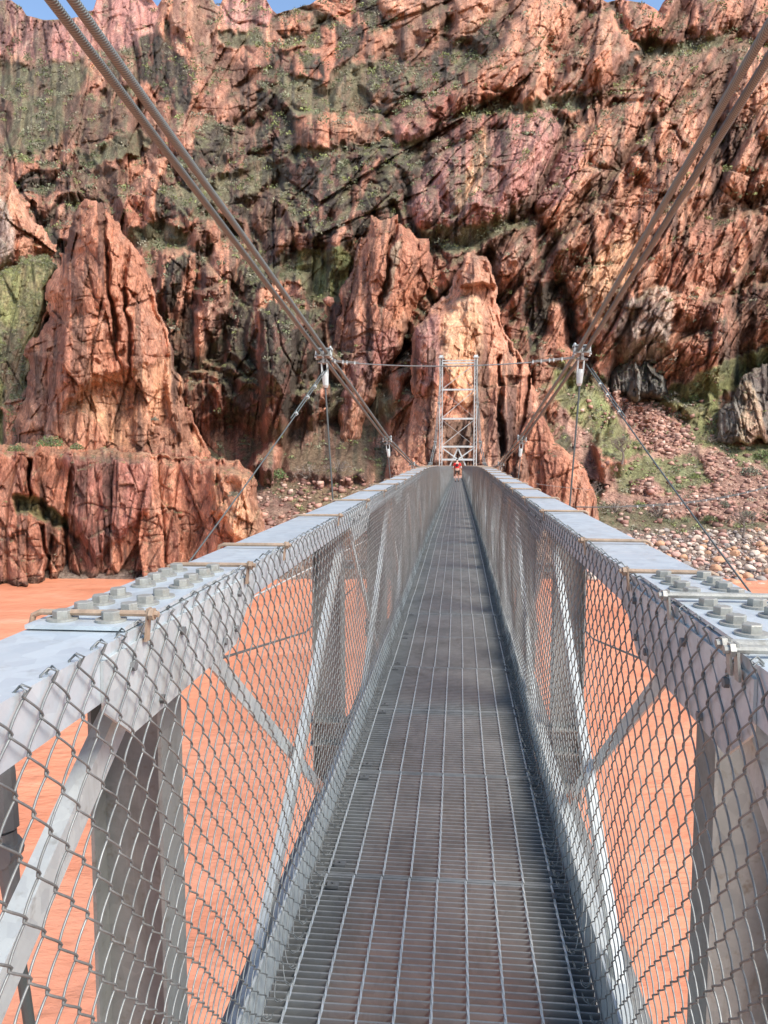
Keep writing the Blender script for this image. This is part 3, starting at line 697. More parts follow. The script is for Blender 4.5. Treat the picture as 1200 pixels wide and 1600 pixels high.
crag('rock_bluff', [(-300,640),(-60,690),(10,692),(60,690),(110,700),(170,702),(230,704),(290,712),(335,716),(375,718),(392,730),(400,752),(404,790),(412,812),(416,842),(418,1000),(-300,1000)],
     84.2, 90, 8, .05, 371, 'G', round_px=22, veg=.5, edge_noise=8,
     feats=[('g', 3, 8, [(0,700),(60,700),(60,760),(80,830),(72,920),(0,920),(-100,920),(-100,700)]),
            ('L', -3, 7, [(22,770),(50,772),(100,805),(110,828),(60,812),(30,800)]),
            ('P', 2, 10, [(100,710),(240,720),(230,800),(150,880),(110,800)]),
            ('-', -5, 4, [(44,715),(52,715),(50,770),(44,775)]),
            ('-', -4, 4, [(66,820),(72,820),(76,905),(70,905)]),
            ('-', -4, 5, [(100,800),(106,800),(108,900),(100,900)]),
            ('O', 4, 10, [(330,730),(400,740),(412,840),(380,860),(330,800)])],
     label='broad pink granite bluff standing in the muddy river with a dark waterline', cat='rock bluff', scrub=.9)
crag('rock_buttress', [(590,860),(598,730),(620,690),(636,655),(645,620),(640,570),(643,515),(662,495),(682,478),(700,450),(712,420),(722,398),(738,393),(760,400),(768,420),(776,450),(780,480),(792,515),(802,545),(826,570),(840,610),(842,650),(838,690),(850,860)],
     97, 112, 12, .1, 391, 'G', round_px=50, veg=.2,
     feats=[('O', 2, 8, [(700,470),(745,460),(755,540),(745,620),(720,640),(690,560)]), ('-', 6, 6, [(715,395),(765,400),(776,445),(720,445),(712,420)]),
            ('-', -5, 4, [(778,560),(784,560),(788,700),(780,720)]), ('B', 0, 14, [(690,655),(735,650),(738,735),(692,735)]),
            ('P', 2, 8, [(650,510),(690,490),(690,600),(655,620)]), ('g', -2, 6, [(790,590),(835,590),(838,700),(795,700)])],
     label='orange granite buttress rising directly behind the white bridge tower', cat='rock buttress', scrub=.3)
crag('rock_rib', [(530,790),(527,700),(524,600),(526,520),(533,455),(545,425),(558,385),(575,355),(585,336),(600,340),(618,336),(622,352),(650,365),(672,372),(680,395),(678,425),(670,450),(650,480),(640,520),(630,545),(618,575),(600,600),(575,640),(570,790)],
     116, 132, 11, .22, 411, 'G', round_px=36, veg=.3,
     feats=[('-', -6, 4, [(616,345),(624,350),(612,400),(606,440),(602,480),(594,480),(600,420)]), ('Y', 0, 4, [(618,380),(628,380),(606,470),(596,500),(600,440)]),
            ('P', 0, 9, [(560,530),(620,510),(620,570),(560,620)]), ('P', 0, 8, [(535,560),(560,570),(545,640),(530,640)])],
     label='twin-peaked reddish rock rib left of the tower buttress', cat='rock rib', scrub=.5)
crag('rock', [(786,762),(792,720),(800,690),(815,668),(826,650),(840,642),(852,650),(862,672),(868,690),(878,698),(896,712),(915,735),(930,770),(940,820),(780,820)],
     98, 102, 7, .1, 431, 'G', round_px=26, veg=.2, edge_noise=4, label='low rounded orange knob at the foot right of the white bridge tower', cat='rock knob', scrub=.6)
crag('rock_outcrop', [(945,610),(950,580),(962,562),(985,552),(1010,552),(1032,570),(1040,590),(1045,612),(1030,626),(985,628)],
     138, 142, 6, .1, 451, 'S', amp=1.6, round_px=18, veg=.3, edge_noise=9, label='dark grey bushy schist outcrop above the green and red scree', cat='rock outcrop', scrub=2)
crag('rock_outcrop', [(1122,690),(1126,640),(1140,622),(1150,600),(1168,585),(1190,570),(1230,560),(1300,560),(1330,690)],
     126, 134, 6, .02, 471, 'S', amp=1.5, round_px=16, veg=.3, edge_noise=9, feats=[('Y', 2, 5, [(1160,600),(1175,598),(1190,650),(1200,690),(1155,694)])],
     label='grey and cream layered rock stack at the right edge', cat='rock outcrop', scrub=.8)
crag('boulder', [(502,468),(512,462),(521,464),(523,472),(516,480),(508,476)], 118, 118, 1.5, 0, 481, 'T', round_px=8, veg=0, amp=.2, edge_noise=1, step=.8,
     label='lone smooth pink boulder lodged on the dark slope left of the tower', cat='boulder')

# ---- river
def river():
    xs = np.linspace(-420, 420, 160); ys = np.linspace(-160, 110, 120)
    X, Y = np.meshgrid(xs, ys)
    Z = WATER_Z + .10 * (fbm(X * .12, Y * .3, 77, 3) - .5)
    F, used = grid_faces(*X.shape)
    me = np_mesh('river', np.stack([X, Y, Z], -1).reshape(-1, 3)[:, :], F[:, ::-1])
    tag(link('river', me, M['water'], smooth=True), kind='structure')
river()
# plateau / canyon floor so nothing floats when seen from the side
me = np_mesh('ground', [(-1500, 96, -14), (1500, 96, -14), (1500, 1500, -14), (-1500, 1500, -14)], [(0, 1, 2, 3)], np.full((4, 3), .3))
tag(link('ground', me, M['rock']), kind='structure')

# ---- scrub
def scrub():
    n = len(SCRUB); k = 22
    pos = np.array([s[0] for s in SCRUB]); size = np.array([s[1] for s in SCRUB]); tn = np.array([s[2] for s in SCRUB])
    size = size * np.clip(np.linalg.norm(pos, axis=1) / 130, .7, 2.0)
    c = rng.normal(size=(n, k, 3)); c /= np.linalg.norm(c, axis=-1, keepdims=True); c *= rng.random((n, k, 1)) ** .4
    c[..., 2] = np.abs(c[..., 2]) * .75
    ctr = pos[:, None] + c * size[:, None, None]
    ctr[..., 1] -= size[:, None] * .3
    u = rng.normal(size=(n, k, 3)); u /= np.linalg.norm(u, axis=-1, keepdims=True)
    v = np.cross(u, rng.normal(size=(n, k, 3))); v /= np.linalg.norm(v, axis=-1, keepdims=True)
    s = (size[:, None, None] * rng.uniform(.12, .30, (n, k, 1)))
    Q = np.stack([ctr - u * s, ctr - v * s * .55, ctr + u * s, ctr + v * s * .55], 2)
    V = Q.reshape(-1, 3); F = np.arange(len(V)).reshape(-1, 4)
    pal = np.array([(.20, .21, .12), (.26, .26, .17), (.27, .29, .12), (.28, .25, .18), (.15, .17, .09)])
    cc = pal[(tn * 4.99).astype(int)][:, None, :] * rng.uniform(.7, 1.4, (n, k, 1))
    CC = np.repeat(cc.reshape(-1, 3), 4, 0)
    tag(link('desert_scrub', np_mesh('desert_scrub', V, F, CC), M['leaf']), kind='stuff',
        label='grey green desert scrub dotted over the ledges and gullies', cat='scrub')
scrub()
print('scrub', len(SCRUB))

# ================================================================== BRIDGE
def dz(y):
    t = max(0., y - 12.)
    return -.020 * (t - 2.5 * (1 - math.exp(-t / 2.5))) - .006 * max(0., y - 60)
RAIL = 1.23; P0 = 1.7; PAN = 2.7; YEND = 86.4
bridge = bpy.data.objects.new('suspension_bridge', None); C.objects.link(bridge)
tag(bridge, 'long galvanised steel footbridge with chain link sides, hung from twin cables over the river', 'footbridge')
def cp(o, loc=None, rot=None, parent=None):
    c = o.copy(); C.objects.link(c); c.parent = parent or o.parent
    if loc is not None: c.location = loc
    if rot is not None: c.rotation_euler = rot
    return c

# ---- walkway panels
def panel_mesh(twist):
    b = MB()
    n = 30
    for i in range(n):
        y = .016 + i * .030
        b.box(-.458, .458, y - .0030, y + .0030, -.028, 0)
    b.box(-.46, .46, .0015, .0065, -.024, .0015); b.box(-.46, .46, .8935, .8985, -.024, .0015)
    for i in range(9):
        x = -.4 + .1 * i
        if twist:
            k = 60; base = len(b.V)
            for j in range(k + 1):
                y = .004 + .892 * j / k; a = j * .42
                for q in range(4):
                    t = a + q * PI / 2; b.V.append((x + .0045 * math.cos(t), y, .001 + .0045 * math.sin(t)))
            for j in range(k):
                for q in range(4):
                    p = base + j * 4 + q; r = base + j * 4 + (q + 1) % 4; b.F.append((p, p + 4, r + 4, r))
        else:
            b.box(x - .0035, x + .0035, .004, .896, -.006, .005)
    return b.mesh('deck_panel')
def rods_split(me):
    me.materials.append(M['grate']); me.materials.append(M['grate_rod'])
    nbar = 32 * 6
    for i, p in enumerate(me.polygons): p.material_index = 0 if i < nbar else 1
near_panel = panel_mesh(True); far_panel = panel_mesh(False); rods_split(near_panel); rods_split(far_panel)
cl = MB(); cl.box(-.02, .02, -.015, .015, -.004, .007); cl.tube([(0, 0, .004), (0, 0, .014)], .006, 6)
clip_me = cl.mesh('saddle_clip'); clip_me.materials.append(M['stringer'])
y = 2.64 - .9 * 6; k = 0
while y < YEND:
    o = bpy.data.objects.new('deck_panel', near_panel if y < 16 else far_panel); C.objects.link(o); o.parent = bridge
    jx, jz = random.uniform(-.004, .004), random.uniform(-.0015, .0015)
    o.location = (jx, y, dz(y) + jz); o.rotation_euler = (math.atan2(dz(y + .9) - dz(y), .9), 0, random.uniform(-.0012, .0012))
    if y < 7:
        for x in (-.365, .415):
            for yy in (.07, .83):
                c_ = bpy.data.objects.new('saddle_clip', clip_me); C.objects.link(c_); c_.parent = o; c_.location = (x, yy, 0)
    y += .9; k += 1

# ---- long members that follow the camber
def sweep(name, prof, y0, y1, mat, mirror=False, step=2.7, parent=bridge, bevel=0, zoff=0):
    """closed (x,z) profile swept along the bridge"""
    b = MB(); n = len(prof); ys = [y0]
    while ys[-1] < y1 - 1e-6: ys.append(min(y1, ys[-1] + step))
    for yy in ys:
        for x, z in prof: b.V.append((-x if mirror else x, yy, z + dz(yy) + zoff))
    for i in range(len(ys) - 1):
        for k in range(n):
            a, c = i * n + k, i * n + (k + 1) % n
            f = (a, c, c + n, a + n); b.F.append(f[::-1] if not mirror else f)
    b.F.append(tuple(range(n)) if not mirror else tuple(range(n))[::-1])
    e = (len(ys) - 1) * n
    b.F.append(tuple(range(e, e + n))[::-1] if not mirror else tuple(range(e, e + n)))
    return b.build(name, mat, parent, bevel=bevel)
def channel_prof(x0, x1, z, d, t=.008):
    return [(x0, z), (x0, z - d), (x0 + t, z - d), (x0 + t, z - t), (x1 - t, z - t), (x1 - t, z - d), (x1, z - d), (x1, z)]
for mir in (True, False):
    sweep('top_chord', channel_prof(.48, .66, RAIL, .085), -3.7, YEND, M['chord'], mir)
    sweep('bottom_chord', channel_prof(.55, .72, -.385, .09), -3.7, YEND, M['galv_dull'], mir)
    sweep('toe_plate', [(.463, -.03), (.463, .135), (.469, .135), (.469, -.03)], -3.7, YEND, M['galv'], mir)
    sweep('stringer', [(.30, -.03), (.30, -.05), (.36, -.05), (.36, -.13), (.30, -.13), (.30, -.15), (.455, -.15), (.455, -.13), (.375, -.13), (.375, -.05), (.455, -.05), (.455, -.03)], -3.7, YEND, M['stringer'], mir)
    sweep('kick_rail', [(.475, -.035), (.475, -.06), (.56, -.06), (.56, -.035)], -3.7, YEND, M['galv'], mir)

# ---- truss members: one of each, then copies
def post():
    b = MB(); h0, h1 = -.50, RAIL - .087
    b.box(.604, .612, -.065, .065, h0, h1); b.box(.768, .776, -.065, .065, h0, h1); b.box(.612, .768, -.004, .004, h0, h1)
    return b.mesh('post')
def angle_bar(a, b_, w, t=.007, x=0, side=1):
    """an L section between two (y,z) points; the upper leg faces the sky, the other faces the walkway"""
    a = Vector((x, *a)); b_ = Vector((x, *b_)); d = (b_ - a).normalized(); n = Vector((1, 0, 0)).cross(d).normalized()
    if n.z < 0: n = -n
    X = Vector((side, 0, 0)); m = MB()
    for p, q, r, s in ((0, t, w * .2, w), (t, w * .45, w - t, w)):
        V = [e + X * i + n * j for e in (a, b_) for j in (r - w / 2, s - w / 2) for i in (p, q)]
        m.add(V, [(0,2,3,1),(4,5,7,6),(0,1,5,4),(2,6,7,3),(0,4,6,2),(1,3,7,5)])
    return m
post_me = post(); post_me.materials.append(M['galv_dull'])
da = angle_bar((-.30, RAIL - .12), (-PAN + .02, -.38), .072, x=.535).mesh('diagonal_brace'); da.materials.append(M['galv'])
db = angle_bar((.10, RAIL - .15), (2.3, -.40), .070, x=.590).mesh('counter_brace'); db.materials.append(M['galv'])
g = MB(); g.prism([(-.60, RAIL - .02), (-.60, RAIL - .10), (-.50, RAIL - .17), (.10, RAIL - .17), (.20, RAIL - .10), (.26, RAIL - .09), (.26, RAIL - .02)], .4745, .4795)
gm = g.mesh('gusset_plate'); gm.materials.append(M['galv'])
g = MB(); g.prism([(-.42, -.46), (-.25, -.27), (.15, -.27), (.3, -.46)], .545, .549)
gl = g.mesh('foot_plate'); gl.materials.append(M['galv'])
gb = MB(); gb.tube([(0, 0, 0), (-.008, 0, 0)], .0085, 6)
gbm = gb.mesh('bolt'); gbm.materials.append(M['stringer'])
GB = ((-.5, RAIL - .055), (-.38, RAIL - .15), (-.27, RAIL - .05), (.0, RAIL - .14), (.12, RAIL - .05), (.09, RAIL - .13))
fb = MB(); fb.box(-.80, .80, -.06, .06, -.068, -.060); fb.box(-.80, .80, -.06, .06, -.205, -.197); fb.box(-.80, .80, -.004, .004, -.197, -.068)
fbm_ = fb.mesh('floor_beam'); fbm_.materials.append(M['galv_dull'])
ob = MB(); ob.box(-1.98, 1.98, -.05, .05, -.30, -.29); ob.box(-1.98, 1.98, -.05, .05, -.42, -.41); ob.box(-1.98, 1.98, -.005, .005, -.41, -.30)
obm = ob.mesh('outrigger'); obm.materials.append(M['galv_dull'])
lb = MB(); lb.bar((-.62, 0, -.43), (.62, PAN, -.43), .06, .06)
lbm = lb.mesh('lateral_brace'); lbm.materials.append(M['galv_dull'])
def put(name, me, loc, mir=False, parent=bridge):
    o = bpy.data.objects.new(name, me); C.objects.link(o); o.parent = parent; o.location = loc
    if mir: o.scale = (-1, 1, 1)
    return o
NPOST = int((YEND - P0) / PAN) + 1
HANG = [P0 + 4 * PAN * i for i in range(0, 8)]
for i in range(-1, NPOST):
    yy = P0 + PAN * i; z = dz(yy)
    for mir in (True, False):
        put('post', post_me, (0, yy, z), mir)
        if i > -1: put('diagonal_brace', da, (0, yy, z), mir)
        if i < NPOST - 1: put('counter_brace', db, (0, yy, z), mir)
        gg = put('gusset_plate', gm, (0, yy, z), mir)
        put('foot_plate', gl, (0, yy, z), mir)
        if i < 2:
            for q in GB: put('bolt', gbm, (.4745, *q), False, gg)
    put('floor_beam', fbm_, (0, yy, z))
    if i < NPOST - 1: put('lateral_brace', lbm, (0, yy, z))

# ---- splice plates and their bolts
bolt = MB()
bolt.tube([(0, 0, 0), (0, 0, .004)], .026, 22)
hexv = MB()
bolt.tube([(0, 0, .004), (0, 0, .016), (0, 0, .0175)], [.0165, .0165, .0145], 6)
bolt_me = bolt.mesh('bolt'); bolt_me.materials.append(M['bolt'])
for mir in (True, False):
    sp = sweep('splice_plate', [(.484, RAIL + .003), (.484, RAIL + .010), (.658, RAIL + .010), (.658, RAIL + .003)], 1.20, 1.83, M['chord'], mir)
    for yy in (1.24, 1.31, 1.385, 1.46, 1.57, 1.64, 1.71, 1.78):
        for xx in (.525, .612):
            b_ = put('bolt', bolt_me, ((-xx if mir else xx) + random.uniform(-.003, .003), yy + random.uniform(-.004, .004), RAIL + .0102), parent=sp)
            b_.rotation_euler = (0, 0, random.uniform(0, 1))

# ---- tie rods laid over the rails
def hook(silver):
    b = MB()
    b.tube([(.445, 0, .012), (.47, 0, .013), (.655, 0, .012), (.669, 0, .006), (.674, 0, -.012), (.674, 0, -.05)], .0055 if not silver else .0065, 8)
    b.bar((.468, .003, -.035), (.463, .003, .022), .016, .004, up=(1, 0, 0))
    b.tube([(.452, 0, .012), (.460, 0, .012)], .011, 6)
    return b.mesh('tie_rod')
hr = hook(False); hr.materials.append(M['rust']); hs = hook(True); hs.materials.append(M['bolt'])
def hooks(ys, mir, silver=0):
    for i, yy in enumerate(ys):
        o = put('tie_rod', hs if i < silver else hr, (0, yy, RAIL + dz(yy) + (.010 if 1.2 < yy < 1.83 else .0)), mir)
        o.rotation_euler = (0, 0, random.uniform(-.015, .015))
hooks([1.245, 1.87, 2.28, 3.35] + [4.4 + 1.06 * i for i in range(42)], True)
hooks([1.14, 1.175, 1.5, 1.87, 2.5, 3.7] + [4.75 + 1.06 * i for i in range(42)], False, 3)

# ---- rods outside the truss
for mir in (-1, 1):
    b = MB(); WC = [(8.5, -24, 1.2), (5.2, -6, .1), (3.25, 6.9, -.55), (3.2, 10, -.71), (3.15, 14.2, -.92), (2.9, 24, -1.35), (2.8, 40, -1.9), (3.2, 58, -2.3), (5.0, 76, -2.6), (8.5, 92, -3.0)]
    b.tube([(mir * x, yy, z) for x, yy, z in WC], .017, 8)
    b.build('wind_cable', M['white_steel'] if mir < 0 else M['wire'], bridge, True)
    b = MB(); b.tube([(mir * .70, 1.75, .97), (mir * .83, 4.4, .46), (mir * .86, 6.9, .30)], .005, 6); b.tube([(mir * .70, 1.75, .97), (mir * .703, 1.80, .96)], .011, 8)
    b.build('stay_wire', M['wire'], bridge)

# ---- chain link
def tubes(paths, r, m):
    """paths (N,K,3) -> vertices, quads"""
    N, K, _ = paths.shape
    T = np.gradient(paths, axis=1); T /= np.linalg.norm(T, axis=-1, keepdims=True) + 1e-12
    X = np.zeros_like(T); X[..., 0] = 1
    S = np.cross(T, X); S /= np.linalg.norm(S, axis=-1, keepdims=True) + 1e-9
    U = np.cross(S, T)
    a = np.arange(m) * 2 * PI / m
    V = paths[:, :, None] + r * (np.cos(a)[None, None, :, None] * S[:, :, None] + np.sin(a)[None, None, :, None] * U[:, :, None])
    idx = np.arange(N * K * m).reshape(N, K, m)
    A = idx[:, :-1]; B = idx[:, 1:]
    F = np.stack([A, np.roll(A, -1, 2), np.roll(B, -1, 2), B], -1).reshape(-1, 4)
    return V.reshape(-1, 3), F
def dz_np(y):
    t = np.clip(y - 12., 0, None)
    return -.020 * (t - 2.5 * (1 - np.exp(-t / 2.5))) - .006 * np.clip(y - 60, 0, None)
def fence(side):
    W = .035; H = .074; top = RAIL - .004; bot = .035; K = int((top - bot) / (H / 2)); seed = 500 + (side > 0) * 50
    VV = []; FF = []; base = 0
    for y0, y1, sub, r, m in ((-.6, 7, 6, .00175, 6), (7, 22, 2, .0014, 4), (22, YEND, 1, .0011, 3)):
        yi = np.arange(y0, y1, W); N = len(yi)
        kk = np.arange(K * sub + 1) / sub
        seg = np.floor(kk).astype(int); fr = kk - seg
        # flat helix: rounded bends, alternately in front and behind
        f2 = np.where(fr < .5, .5 * (2 * fr) ** 1.12, 1 - .5 * (2 - 2 * fr) ** 1.12)
        sgn = np.where(seg % 2 == 0, 1., -1.)
        zig = sgn * (1 - 2 * f2) * (W / 2 + .0035)
        dep = sgn * np.clip(np.sin(fr * PI), 0, 1) ** .6 * .0030
        par = np.where(np.arange(N) % 2 == 0, 1., -1.)[:, None]
        Y = yi[:, None] + zig[None] * par; Z = np.broadcast_to(top - kk * H / 2, Y.shape).copy()
        t = (top - Z) / (top - bot)
        bulge = np.sin(np.clip(t, 0, 1) * PI)
        wob = (fbm(Y * .9, Z * 1.1, seed, 3) - .5)
        X = .474 - .012 * t - bulge * (.008 + .06 * (wob + .12)) + dep[None] * par
        # the lowest row lies in over the walkway edge
        X -= np.clip((t - .86) / .14, 0, 1) ** 1.5 * (.012 + .05 * fbm(Y * 5, Y * 0, seed + 3, 2))
        Y2 = Y + bulge * .10 * (fbm(Y * .5 + 7, Z * .8, seed + 5, 3) - .5) + .012 * (fbm(Y * 6, Z * 6, seed + 8, 2) - .5)
        Z2 = Z + bulge * .05 * (fbm(Y * .7 + 2, Z * .9, seed + 6, 3) - .5) - .03 * bulge * t * fbm(Y * 1.3, Z * 0, seed + 11, 2)
        P = np.stack([X, Y2, Z2], -1)
        if sub == 6:      # knuckles hooked over the rail edge, loose curls at the foot
            j = (rng.random((N, 1)) - .5) * .008
            loop = np.array([(.012, .006, -.010), (.014, .004, .004), (.004, .001, .014), (-.006, -.002, .009)])
            L = np.repeat(loop[None], N, 0); L[:, :, 2] += j; L[:, :, 1] *= np.where(rng.random((N, 1)) < .5, -1, 1)
            L = L + P[:, :1]
            c = rng.random((N, 1, 1))
            tail = np.array([(-.006, .004, -.008), (-.014, .010, -.006), (-.018, .014, .006)])[None] * (.5 + 1.2 * c) + P[:, -1:]
            P = np.concatenate([L, P, tail], 1)
        P[..., 2] += dz_np(P[..., 1]); P[..., 0] *= side
        V, F = tubes(P, r, m)
        VV.append(V); FF.append(F + base); base += len(V)
    me = np_mesh('chain_link_mesh', np.vstack(VV), np.vstack(FF))
    return link('chain_link_mesh', me, M['wire'], bridge, smooth=True)
fence(-1); fence(1)

# ---- main cables
# (y, half spacing, height) of the cable pairs; between hangers the cable runs straight
CN = {-1: [(-9.1, 2.2, 5.6), (1.7, 2.17, 4.33), (12.5, 2.13, 3.10), (23.3, 2.09, 1.87), (34.1, 1.99, .93), (44.9, 1.95, .42), (55.7, 1.94, .55), (66.5, 1.93, 2.2), (77.3, 1.92, 6.2), (86.9, 1.90, 11.5)],
      1: [(-9.1, 2.1, 6.2), (1.7, 2.04, 4.67), (12.5, 1.98, 3.10), (23.3, 1.94, 1.88), (34.1, 1.92, .93), (44.9, 1.92, .42), (55.7, 1.92, .55), (66.5, 1.92, 2.2), (77.3, 1.91, 6.2), (86.9, 1.90, 11.5)]}
def cable(pts, r, name='main_cable', n=14):
    P = []
    for a, b in zip(pts[:-1], pts[1:]):
        for i in range(8): P.append(Vector(a).lerp(Vector(b), i / 8))
    P.append(Vector(pts[-1]))
    b = MB(); b.tube(P, r, n)
    me = b.mesh(name); uv = me.uv_layers.new(name='UVMap')
    L = [0]
    for i in range(len(P) - 1): L.append(L[-1] + (P[i + 1] - P[i]).length)
    for p in me.polygons:
        if len(p.vertices) != 4: continue
        ks = [v % n for v in p.vertices]; rs = [v // n for v in p.vertices]
        for li, k_, r_ in zip(p.loop_indices, ks, rs):
            kk = k_ + (n if (k_ == 0 and max(ks) == n - 1) else 0)
            uv.data[li].uv = (kk / n * 1.0, L[r_])
    return link(name, me, M['cable'], bridge, True)
for s in (-1, 1):
    for off in (-.062, .062):
        cable([(s * x + off, yy, z) for yy, x, z in CN[s]], .032)

# ---- clamps and hangers
def clamp_meshes():
    b = MB()
    b.box(-.135, .135, -.09, .09, .044, .066); b.box(-.135, .135, -.09, .09, -.066, -.044)
    for x in (-.062, .062): b.tube([(x, -.07, 0), (x, .07, 0)], .050, 14)
    b.box(-.02, .02, -.06, .06, -.17, -.066)
    b.tube([(-.09, 0, -.15), (.09, 0, -.15)], .02, 10)
    n = MB()
    for x in (-.118, 0, .118):
        for y in (-.06, .06): n.tube([(x, y, -.085), (x, y, .10)], .011, 8); n.tube([(x, y, .067), (x, y, .088)], .022, 6); n.tube([(x, y, -.088), (x, y, -.067)], .022, 6)
    so_ = MB(); so_.box(-.055, -.035, -.03, .03, -.36, -.12); so_.box(.035, .055, -.03, .03, -.36, -.12)
    so_.tube([(0, 0, -.30), (0, 0, -.36), (0, 0, -.52), (0, 0, -.56)], [.05, .055, .045, .026], 12)
    return b.mesh('cable_clamp'), n.mesh('clamp_bolts'), so_.mesh('socket')
cm, nm, sm = clamp_meshes(); cm.materials.append(M['galv_dull']); nm.materials.append(M['white_steel']); sm.materials.append(M['white_steel'])
for i in range(8):
    for s in (-1, 1):
        yy, x, z = CN[s][i + 1]; slope = math.atan2(CN[s][i + 2][2] - CN[s][i][2], 21.6)
        c = put('cable_clamp', cm, (s * x, yy, z)); c.rotation_euler = (slope, 0, 0)
        put('clamp_bolts', nm, (0, 0, 0), parent=c)
        top = Vector((s * x, yy, z - .15)); bot = Vector((s * (x - .2), yy, dz(yy) - .30))
        if z - .5 > dz(yy):
            b = MB(); h = bot - top
            if i == 0:
                kink = Vector((s * 1.03, yy, .56)); bt = Vector((s * .93, yy, -.40))
                b.tube([top, kink + (top - kink).normalized() * .25], .014, 10)
                b.tube([kink - (kink - bt).normalized() * .1, bt], .014, 10)
                o = b.build('hanger', M['cable'], bridge)
                f = MB(); f.tube([kink + Vector((0, 0, .28)), kink + Vector((0, 0, .20)), kink + Vector((0, 0, .06))], [.02, .032, .036], 10)
                f.tube([kink + Vector((0, -.03, .0)), kink + Vector((0, .03, .0))], .034, 14)
                f.tube([kink + Vector((0, 0, .05)), bt + (kink - bt) * .8], [.03, .018], 10)
                f.build('clevis', M['stringer'], o)
            else:
                b.tube([top + h * .08, bot], .014, 8)
                o = b.build('hanger', M['cable'], bridge)
                q = put('socket', sm, top + Vector((0, 0, .15)), parent=o)
                q.rotation_euler = (0, math.atan2(-(bot.x - top.x), -(bot.z - top.z)) * 1, 0)
    if i > 0: put('outrigger', obm, (0, yy, dz(yy)))

# ---- tie cable between the clamps and the side guys, with wire clips
def clips(par, P, idx, r, mat='white_steel'):
    for t in idx:
        b = MB()
        i = int(t * (len(P) - 1)); p = Vector(P[i]); d = (Vector(P[min(i + 1, len(P) - 1)]) - Vector(P[i - 1])).normalized()
        b.bar(p - d * .012, p + d * .012, r * 4.2, r * 3.2); b.tube([p + Vector((0, 0, -r * 3)), p + Vector((0, 0, r * 4))], r * .7, 6)
        b.build('wire_clip', M[mat], par)
def line_pts(a, b, sag, n=40):
    a = Vector(a); b = Vector(b)
    return [a.lerp(b, i / n) + Vector((0, 0, -sag * 4 * (i / n) * (1 - i / n))) for i in range(n + 1)]
P = line_pts((-2.0, 12.45, 2.96), (1.86, 12.45, 2.97), .10, 60)
b = MB(); b.tube(P, .010, 8)
o = b.build('tie_cable', M['wire'], bridge, True)
clips(o, P, (.03, .05, .075, .10, .84, .87, .90, .93, .96), .010)
for q in (slice(0, 8), slice(50, 61)):
    b = MB(); b.tube([p + Vector((0, 0, .02)) for p in P[q]], .009, 6); b.build('cable_tail', M['wire'], o)
for s in (-1, 1):
    P = line_pts((s * 2.05, 12.5, 2.88), (s * 3.25, 6.9, -.55), .06, 40)
    b = MB(); b.tube(P, .010, 8); b.tube([p + Vector((s * .03, 0, .012)) for p in P[1:11]], .011, 6)
    o = b.build('guy_cable', M['cable'], bridge, True)
    clips(o, P, (.10, .17, .24), .010)
def wp(px, py, D): return tuple(unproject(np.array(float(px)), np.array(float(py)), np.array(float(D))))
P = line_pts(wp(900, 792, 46), wp(1260, 738, 84), 1.1, 60)
b = MB(); b.tube(P, .035, 8); b.tube([p + Vector((0, 0, .09)) for p in P[8:46]], .03, 6)
o = b.build('wind_cable', M['cable'], bridge, True)
for i in range(10, 46, 3):
    b = MB(); b.bar(P[i] - Vector((.05, 0, 0)), P[i] + Vector((.05, 0, 0.02)), .16, .16); b.build('wire_clip', M['galv'], o)
P = line_pts(wp(838, 756, 60), wp(925, 765, 66), .05, 12)
b = MB(); b.tube(P, .016, 6); b.build('stay_wire', M['wire'], bridge, True)

# ---- tower
tw = bpy.data.objects.new('tower', None); C.objects.link(tw); tw.parent = bridge; TY = 87.0; tw.location = (0, TY, 0)
ZT = 11.75; HB = 1.92
def zy(py): return 1.53 + (703 - py) * 87 / FPX
for s in (-1, 1):
    b = MB()
    for dx in (-.14, .14):
        for dy in (-.16, .16): b.box(s * HB + dx - .045, s * HB + dx + .045, dy - .045, dy + .045, -3.6, ZT)
    z = -2.8
    while z < ZT - .5:
        for dy in (-.16, .16): b.bar((s * HB - .14, dy, z), (s * HB + .14, dy, z + .45), .03, .03)
        z += .45
    b.box(s * HB - .25, s * HB + .25, -.28, .28, -3.9, -3.4)
    b.add([(s * HB - .42, -.2, -2.3), (s * HB + .42, -.2, -2.3), (s * HB + .17, -.2, -.8), (s * HB - .17, -.2, -.8), (s * HB - .42, -.18, -2.3), (s * HB + .42, -.18, -2.3), (s * HB + .17, -.18, -.8), (s * HB - .17, -.18, -.8)],
          [(0,1,2,3),(4,7,6,5),(0,4,5,1),(1,5,6,2),(2,6,7,3),(3,7,4,0)])
    o = b.build('tower_leg', M['white_steel'], tw)
    cap = MB(); cap.box(s * HB - .3, s * HB + .3, -.3, .3, ZT, ZT + .1); cap.tube([(s * HB - .2, 0, ZT + .12), (s * HB + .2, 0, ZT + .12)], .2, 14)
    cap.build('cable_saddle', M['white_steel'], o)
for py, h in ((565.5, .10), (569.5, .16), (610, .18), (654.5, .2), (697.5, .2), (717.5, .2)):
    b = MB(); b.box(-HB + .18, HB - .18, -.14, .14, zy(py) - h / 2, zy(py) + h / 2); b.build('strut', M['white_steel'], tw)
def xb(a, c, w=.06, yy=0.): 
    b = MB(); b.bar((a[0], yy, zy(a[1])), (c[0], yy, zy(c[1])), w, w); b.build('tower_brace', M['white_steel'], tw)
e = HB - .2
for t_, b_ in ((572, 608), (612, 652), (657, 695)):
    xb((-e, b_), (e, t_), .06, .05); xb((-e, t_), (e, b_), .025, -.05)
xb((-e, 700), (-.12, 716), .13); xb((e, 700), (.12, 716), .13)
xb((-.9, 728), (0, 699), .15, .1); xb((.9, 728), (0, 699), .15, .1)

